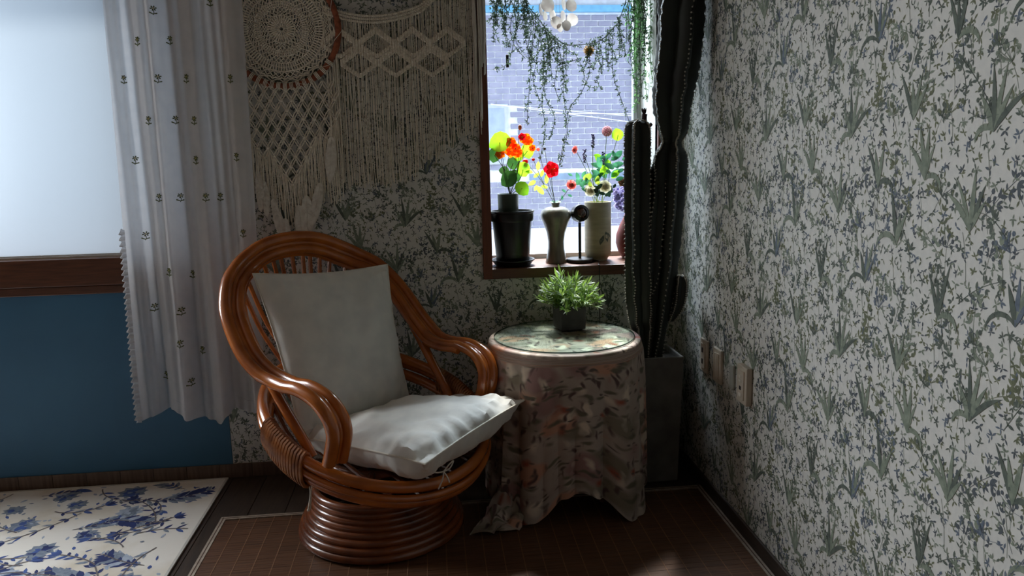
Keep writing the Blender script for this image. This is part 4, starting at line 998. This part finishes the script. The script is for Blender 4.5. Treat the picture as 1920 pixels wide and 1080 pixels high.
for k in range(240): b.add([P[k][0], P[k][1], P[k+1][1], P[k+1][0]], [(0, 1, 2, 3)])
b.tube([p[1] for p in P], .0022, 4); b.build('lace_trim', CURT, cur)
hm = MB()
for j in range(NS):
    s0, s1 = j/NS, (j+1)/NS; z0, z1 = interp(HB, s0)+.05, interp(HB, s1)+.05
    hm.add([(cx(s0, z0), cy(s0, z0)-.0016, z0), (cx(s1, z1), cy(s1, z1)-.0016, z1), (cx(s1, z1), cy(s1, z1)-.0026, z1-.0018), (cx(s0, z0), cy(s0, z0)-.0026, z0-.0018)], [(0, 1, 2, 3)])
hm.build('hem_seam', CURT, cur)
EMG = M('green embroidery thread', rgb(96, 106, 58), .8); EMY = M('yellow embroidery thread', rgb(206, 190, 120), .8)
for k, (px, py) in enumerate(((258, 77), (316, 74), (229, 148), (350, 147), (434, 148), (281, 226), (327, 224), (367, 226), (250, 300), (446, 294), (301, 370), (337, 370), (390, 369), (412, 369), (459, 436), (268, 443), (322, 508), (359, 515), (284, 579), (344, 581), (380, 656), (305, 709), (361, 714), (437, 651), (290, 20), (392, 2), (300, 148), (370, 300), (344, 640))):
    p = at(px, py, Y=CY-.01); z = p.z; xl, xr = cx(0, z), cx(1, z); s = (p.x-xl)/(xr-xl)
    if not .02 < s < .98: continue
    def S(dx, dz_): ss = (p.x+dx-xl)/(xr-xl); return Vector((p.x+dx, cy(ss, z+dz_)-.0022, z+dz_))
    b = MB()
    for j in range(6):
        a = 2*PI*j/6+.2; b.tube([S(.0032*cos(a), .006+.0032*sin(a)), S(.0085*cos(a), .006+.0085*sin(a))], [.0020, .0025], 5)
    b.ball(S(0, .006), .0030, 6, 4, 1)
    b.tube([S(0, 0), S(.001, -.009), S(-.002, -.017)], .0013, 4)
    b.tube([S(0, -.013), S(.009, -.010)], [.0013, .0022], 4); b.tube([S(-.001, -.014), S(-.012, -.008)], [.0013, .0024], 4)
    b.build('embroidered_flower', [EMG, EMY], cur)
rod = thing('curtain_rod', (-2.9, -.075, 2.06), 'brown wooden curtain rod above the left window', 'curtain rod')
MB().tube([(-4.1, -.085, 2.062), (-1.58, -.085, 2.062)], .012, 12).build('rod', WOOD, rod)
for x in (-4.0, -1.64): MB().tube([(x, -.085, 2.062), (x, -.001, 2.062)], .007, 8).build('bracket', DARKM, rod)

# ------------------------------------------------------------------ dream catcher
DC = Vector((-1.506, -.028, 1.732)); DR = .205
dc = thing('dream_catcher', DC, 'round crocheted dream catcher with knotted fringe and white feathers on the papered wall', 'wall hanging')
def D(x, z, y=0): return Vector((DC.x+x, DC.y+y, DC.z+z))
circ = lambda r, n_=72, w_=0, k=0, y=0: [D((r+w_*cos(k*2*PI*i/n_))*cos(2*PI*i/n_), (r+w_*cos(k*2*PI*i/n_))*sin(2*PI*i/n_), y) for i in range(n_)]
MB().tube(circ(DR, 80), .0115, 10, True).build('hoop', HOOPM, dc)
b = MB(); P = []
for i in range(241): a = 2*PI*i/240; q_ = a*11; P.append(D((DR+.0135*cos(q_))*cos(a), (DR+.0135*cos(q_))*sin(a), .0135*sin(q_)))
b.tube(P, .0010, 4); b.build('lacing_cord', MACR, dc)
b = MB(); r4 = random.Random(4)
def ringpts(r0, r1, n_, lw, skew=0):
    for i in range(n_):
        a = 2*PI*i/n_; a1 = a+skew; b.tube([D(r0*cos(a), r0*sin(a), r4.uniform(-.001, .001)), D(r1*cos(a1), r1*sin(a1))], lw, 4, caps=False)
for r in (.008, .022, .035, .048, .078, .087, .096, .122, .136, .150, .153, .176): b.tube(circ(r, 60), .0020, 4, True)
ringpts(.008, .022, 16, .0022); ringpts(.022, .036, 30, .0030); ringpts(.030, .048, 30, .0030)      # solid centre
for r0, r1, n_ in ((.048, .058, 24), (.058, .068, 28), (.068, .078, 30)):
    ringpts(r0, r1, n_, .0021, PI/n_); ringpts(r0, r1, n_, .0021, -PI/n_)
ringpts(.078, .096, 70, .0027)
for r0, r1, n_ in ((.096, .104, 38), (.104, .113, 40), (.113, .122, 42)): ringpts(r0, r1, n_, .0021, PI/n_); ringpts(r0, r1, n_, .0021, -PI/n_)
ringpts(.122, .150, 92, .0027)
for r0, r1, n_ in ((.153, .162, 48), (.162, .172, 50), (.172, .182, 50)): ringpts(r0, r1, n_, .0021, PI/n_); ringpts(r0, r1, n_, .0021, -PI/n_)
b.tube(circ(.184, 192, .005, 24), .0022, 4, True)
b.build('crochet_doily', MACR, dc)
ringw = []
b = MB()                               # knotted net under the hoop
NCOL = 11; dxn = .039; rows = 11
def hoopz(x): return -math.sqrt(max(0, DR*DR-x*x))
def node(i, j):
    x = (i-(NCOL-1)/2)*dxn + (dxn/2 if j % 2 else 0); z = -.222-.0345*j
    return x, z
KN = []
for j in range(rows):
    for i in range(NCOL):
        x, z = node(i, j)
        if abs(x) > .19: continue
        lim = 10.2-abs(x)*38*(1 if x > 0 else .85)
        if z > hoopz(x)-.016: continue
        if j > lim: continue
        up = [node(i-(0 if j % 2 else 1), j-1), node(i+(1 if j % 2 else 0), j-1)]
        for ux_, uz_ in up:
            uz2 = min(uz_, hoopz(ux_)) if abs(ux_) < DR else uz_
            if uz_ > hoopz(ux_)-.016: uz2 = hoopz(ux_)
            for o_ in (-.0034, .0034):
                b.tube([D(ux_+o_, uz2, -.004), D((ux_+x)/2+o_*1.5, (uz2+z)/2, -.008), D(x+o_, z, -.004)], .0024, 4, caps=False)
        b.ball(D(x, z, -.008), .0064, 6, 4, sq=(1.2, .8, .8)); KN.append((x, z, j, lim))
b.build('knotted_net', MACR, dc, kind='stuff')
b = MB()
for x, z, j, lim in KN:
    if j+2 > lim:
        ln_ = (-.72 + .10*abs(x)/.1 + r4.uniform(-.02, .02)) if abs(x) < .13 else (-.62+r4.uniform(-.03, .03))
        for o_ in (-.013, -.0045, .0045, .013):
            zz = ln_+r4.uniform(-.02, .02); b.tube([D(x+o_*.4, z, -.004), D(x+o_+r4.uniform(-.004, .004), (z+zz)/2, -.007), D(x+o_+r4.uniform(-.006, .006), zz, -.005)], .0021, 4)
for k in range(14):                     # loose cords at both sides
    x = (.15+.045*r4.random())*(1 if k % 2 else -1); zz = -.50-r4.random()*.1; b.tube([D(x, hoopz(x), -.004), D(x*1.02, -.35, -.006), D(x*1.0, zz, -.005)], .0016, 4)
b.build('fringe_cords', MACR, dc, kind='stuff')
for k in range(15):                     # larkshead loops around the hoop
    x = -.165+.0236*k; z = hoopz(x); a = math.atan2(z, x); b = MB()
    for o_ in (-.005, 0, .005):
        ca, sa = cos(a), sin(a); b.tube([D(x-sa*o_+ca*.0145*cos(e), z+ca*o_+sa*.0145*cos(e), .0145*sin(e)) for e in np.linspace(0, 2*PI, 12)[:-1]], .0019, 4, True)
    b.build('cord_loop', MACR, dc)
for px, py, L, wd, tilt in ((622, 262, .155, .045, .10), (601, 348, .15, .042, .25), (575, 372, .15, .052, .05), (560, 390, .13, .046, -.05), (512, 378, .13, .03, -.12), (494, 345, .12, .034, -.02), (535, 415, .11, .04, .05), (520, 400, .11, .036, -.1), (484, 330, .13, .03, 0)):
    p = at(px, py-6, Y=-.050); b = MB(); n_ = 26
    ax = Vector((-tilt, 0, -1)).normalized(); sd = Vector((1, 0, -tilt)).normalized()
    b.tube([p+ax*L*t for t in np.linspace(0, .9, 8)], .0012, 4)
    for k in range(n_):
        t = k/n_; wv = wd*.5*sin(PI*min(1, .16+t*.86))**.7
        for s_ in (-1, 1):
            q0 = p+ax*L*t; tip = q0+sd*s_*wv+ax*L*.17+Vector((0, r4.uniform(-.004, .004), 0)); b.leaf(q0, tip-q0, (0, -1, .0), (tip-q0).length, .011, .12)
    b.build('feather', FEATH, dc)
    MB().tube([p+Vector((0, 0, .0)), p+Vector((.002, .006, .03)), p+Vector((0, .018, .10))], .0014, 4).build('feather_cord', MACR, dc)
MB().tube([D(0, DR, 0), D(0, DR+.12, .02)], .002, 5).build('hanging_loop', MACR, dc)

# ------------------------------------------------------------------ macrame wall hanging
MY = -.020
mac = thing('macrame_hanging', (-1.05, MY, 1.9), 'wide cream macrame wall hanging with long fringe between dream catcher and window', 'wall hanging')
MXa, MXb = -1.352, -.772
def topz(x):                           # sagging upper edge of the knotted cloth
    t = (x+1.36)/.37; return 1.775+.16*(t-.5)**2 if x < -.99 else 1.815+min(.13, (x+.99)*.9)
def hemz(x): return interp([(-1.40, 1.185), (-1.30, 1.165), (-1.06, 1.175), (-.98, 1.25), (-.86, 1.33), (-.80, 1.36), (-.74, 1.40)], x)
b = MB()
for k in range(105):
    x = MXa+(MXb-MXa)*(k+r4.random()*.8)/105; z0, z1 = topz(x), hemz(x)+r4.uniform(-.03, .015); P = []
    for i in range(10): t = i/9; P.append((x+.004*nz3(k*.7, t*5, 1)+.010*(t > .5)*nz3(k*.3, t*2, 3)*t, MY-.003*r4.random(), z0+(z1-z0)*t))
    b.tube(P, .0015, 4)
b.build('fringe_cords', MACR, mac, kind='stuff')
b = MB()
def band(x0, z0, x1, z1, n_, wd=2):
    for r_ in range(wd):
        P = [];
        for i in range(n_*3+1):
            t = i/(n_*3); P.append((x0+(x1-x0)*t, MY-.006-.002*sin(i*2.1), z0+(z1-z0)*t-.008*r_+.002*sin(i*2.1)))
        b.tube(P, .0034, 5)
        for i in range(n_): t = (i+.5)/n_; b.ball((x0+(x1-x0)*t, MY-.008, z0+(z1-z0)*t-.008*r_), .0052, 6, 4)
topxs = np.linspace(-1.35, -.78, 40)
for a, c in zip(topxs[:-1], topxs[1:]):
    for r_ in range(3): band(a, topz(a)-.011*r_, c, topz(c)-.011*r_, 2, 1)
for i, xc in enumerate((-1.30, -1.165, -1.03, -.90)):
    wv = .0675
    for lvl, z0 in enumerate((1.735, 1.665)):
        xx = xc+(wv if lvl else 0)
        if xx+wv > -.80: continue
        band(xx-wv, z0-.05, xx, z0+.0, 7, 3); band(xx, z0, xx+wv, z0-.05, 7, 3)
        band(xx-wv, z0-.055, xx, z0-.10, 7, 2); band(xx, z0-.10, xx+wv, z0-.055, 7, 2)
b.build('knot_bands', MACR, mac, kind='stuff')
b = MB()
for k in range(46):
    x = -.808+.050*r4.random(); z1 = 1.385+(x+.808)*2.6*0+r4.uniform(0, .12)+(.17 if x > -.776 else 0); y = -.022-.016*r4.random()
    b.tube([(x, y, 1.95), (x+.004, y, 1.7), (x+r4.uniform(-.006, .006), y, z1)], .0018, 4)
b.build('side_tassel', M('pale cotton tassel', rgb(226, 222, 214), .9), mac, kind='stuff')
MB().tube([(-1.40, MY-.004, 1.965), (-.73, MY-.004, 1.965)], .009, 10).build('driftwood_rod', WOOD, mac)
MB().tube([(-1.352, MY-.004, 1.96), (-1.352, MY-.004, topz(-1.352))], .002, 5).build('side_cord', MACR, mac)
b = MB()
for k in range(60): x = -.985+.215*k/60; b.tube([(x, MY-.003, 1.96), (x, MY-.003, topz(x))], .0014, 4)
b.build('upper_cords', MACR, mac, kind='stuff')
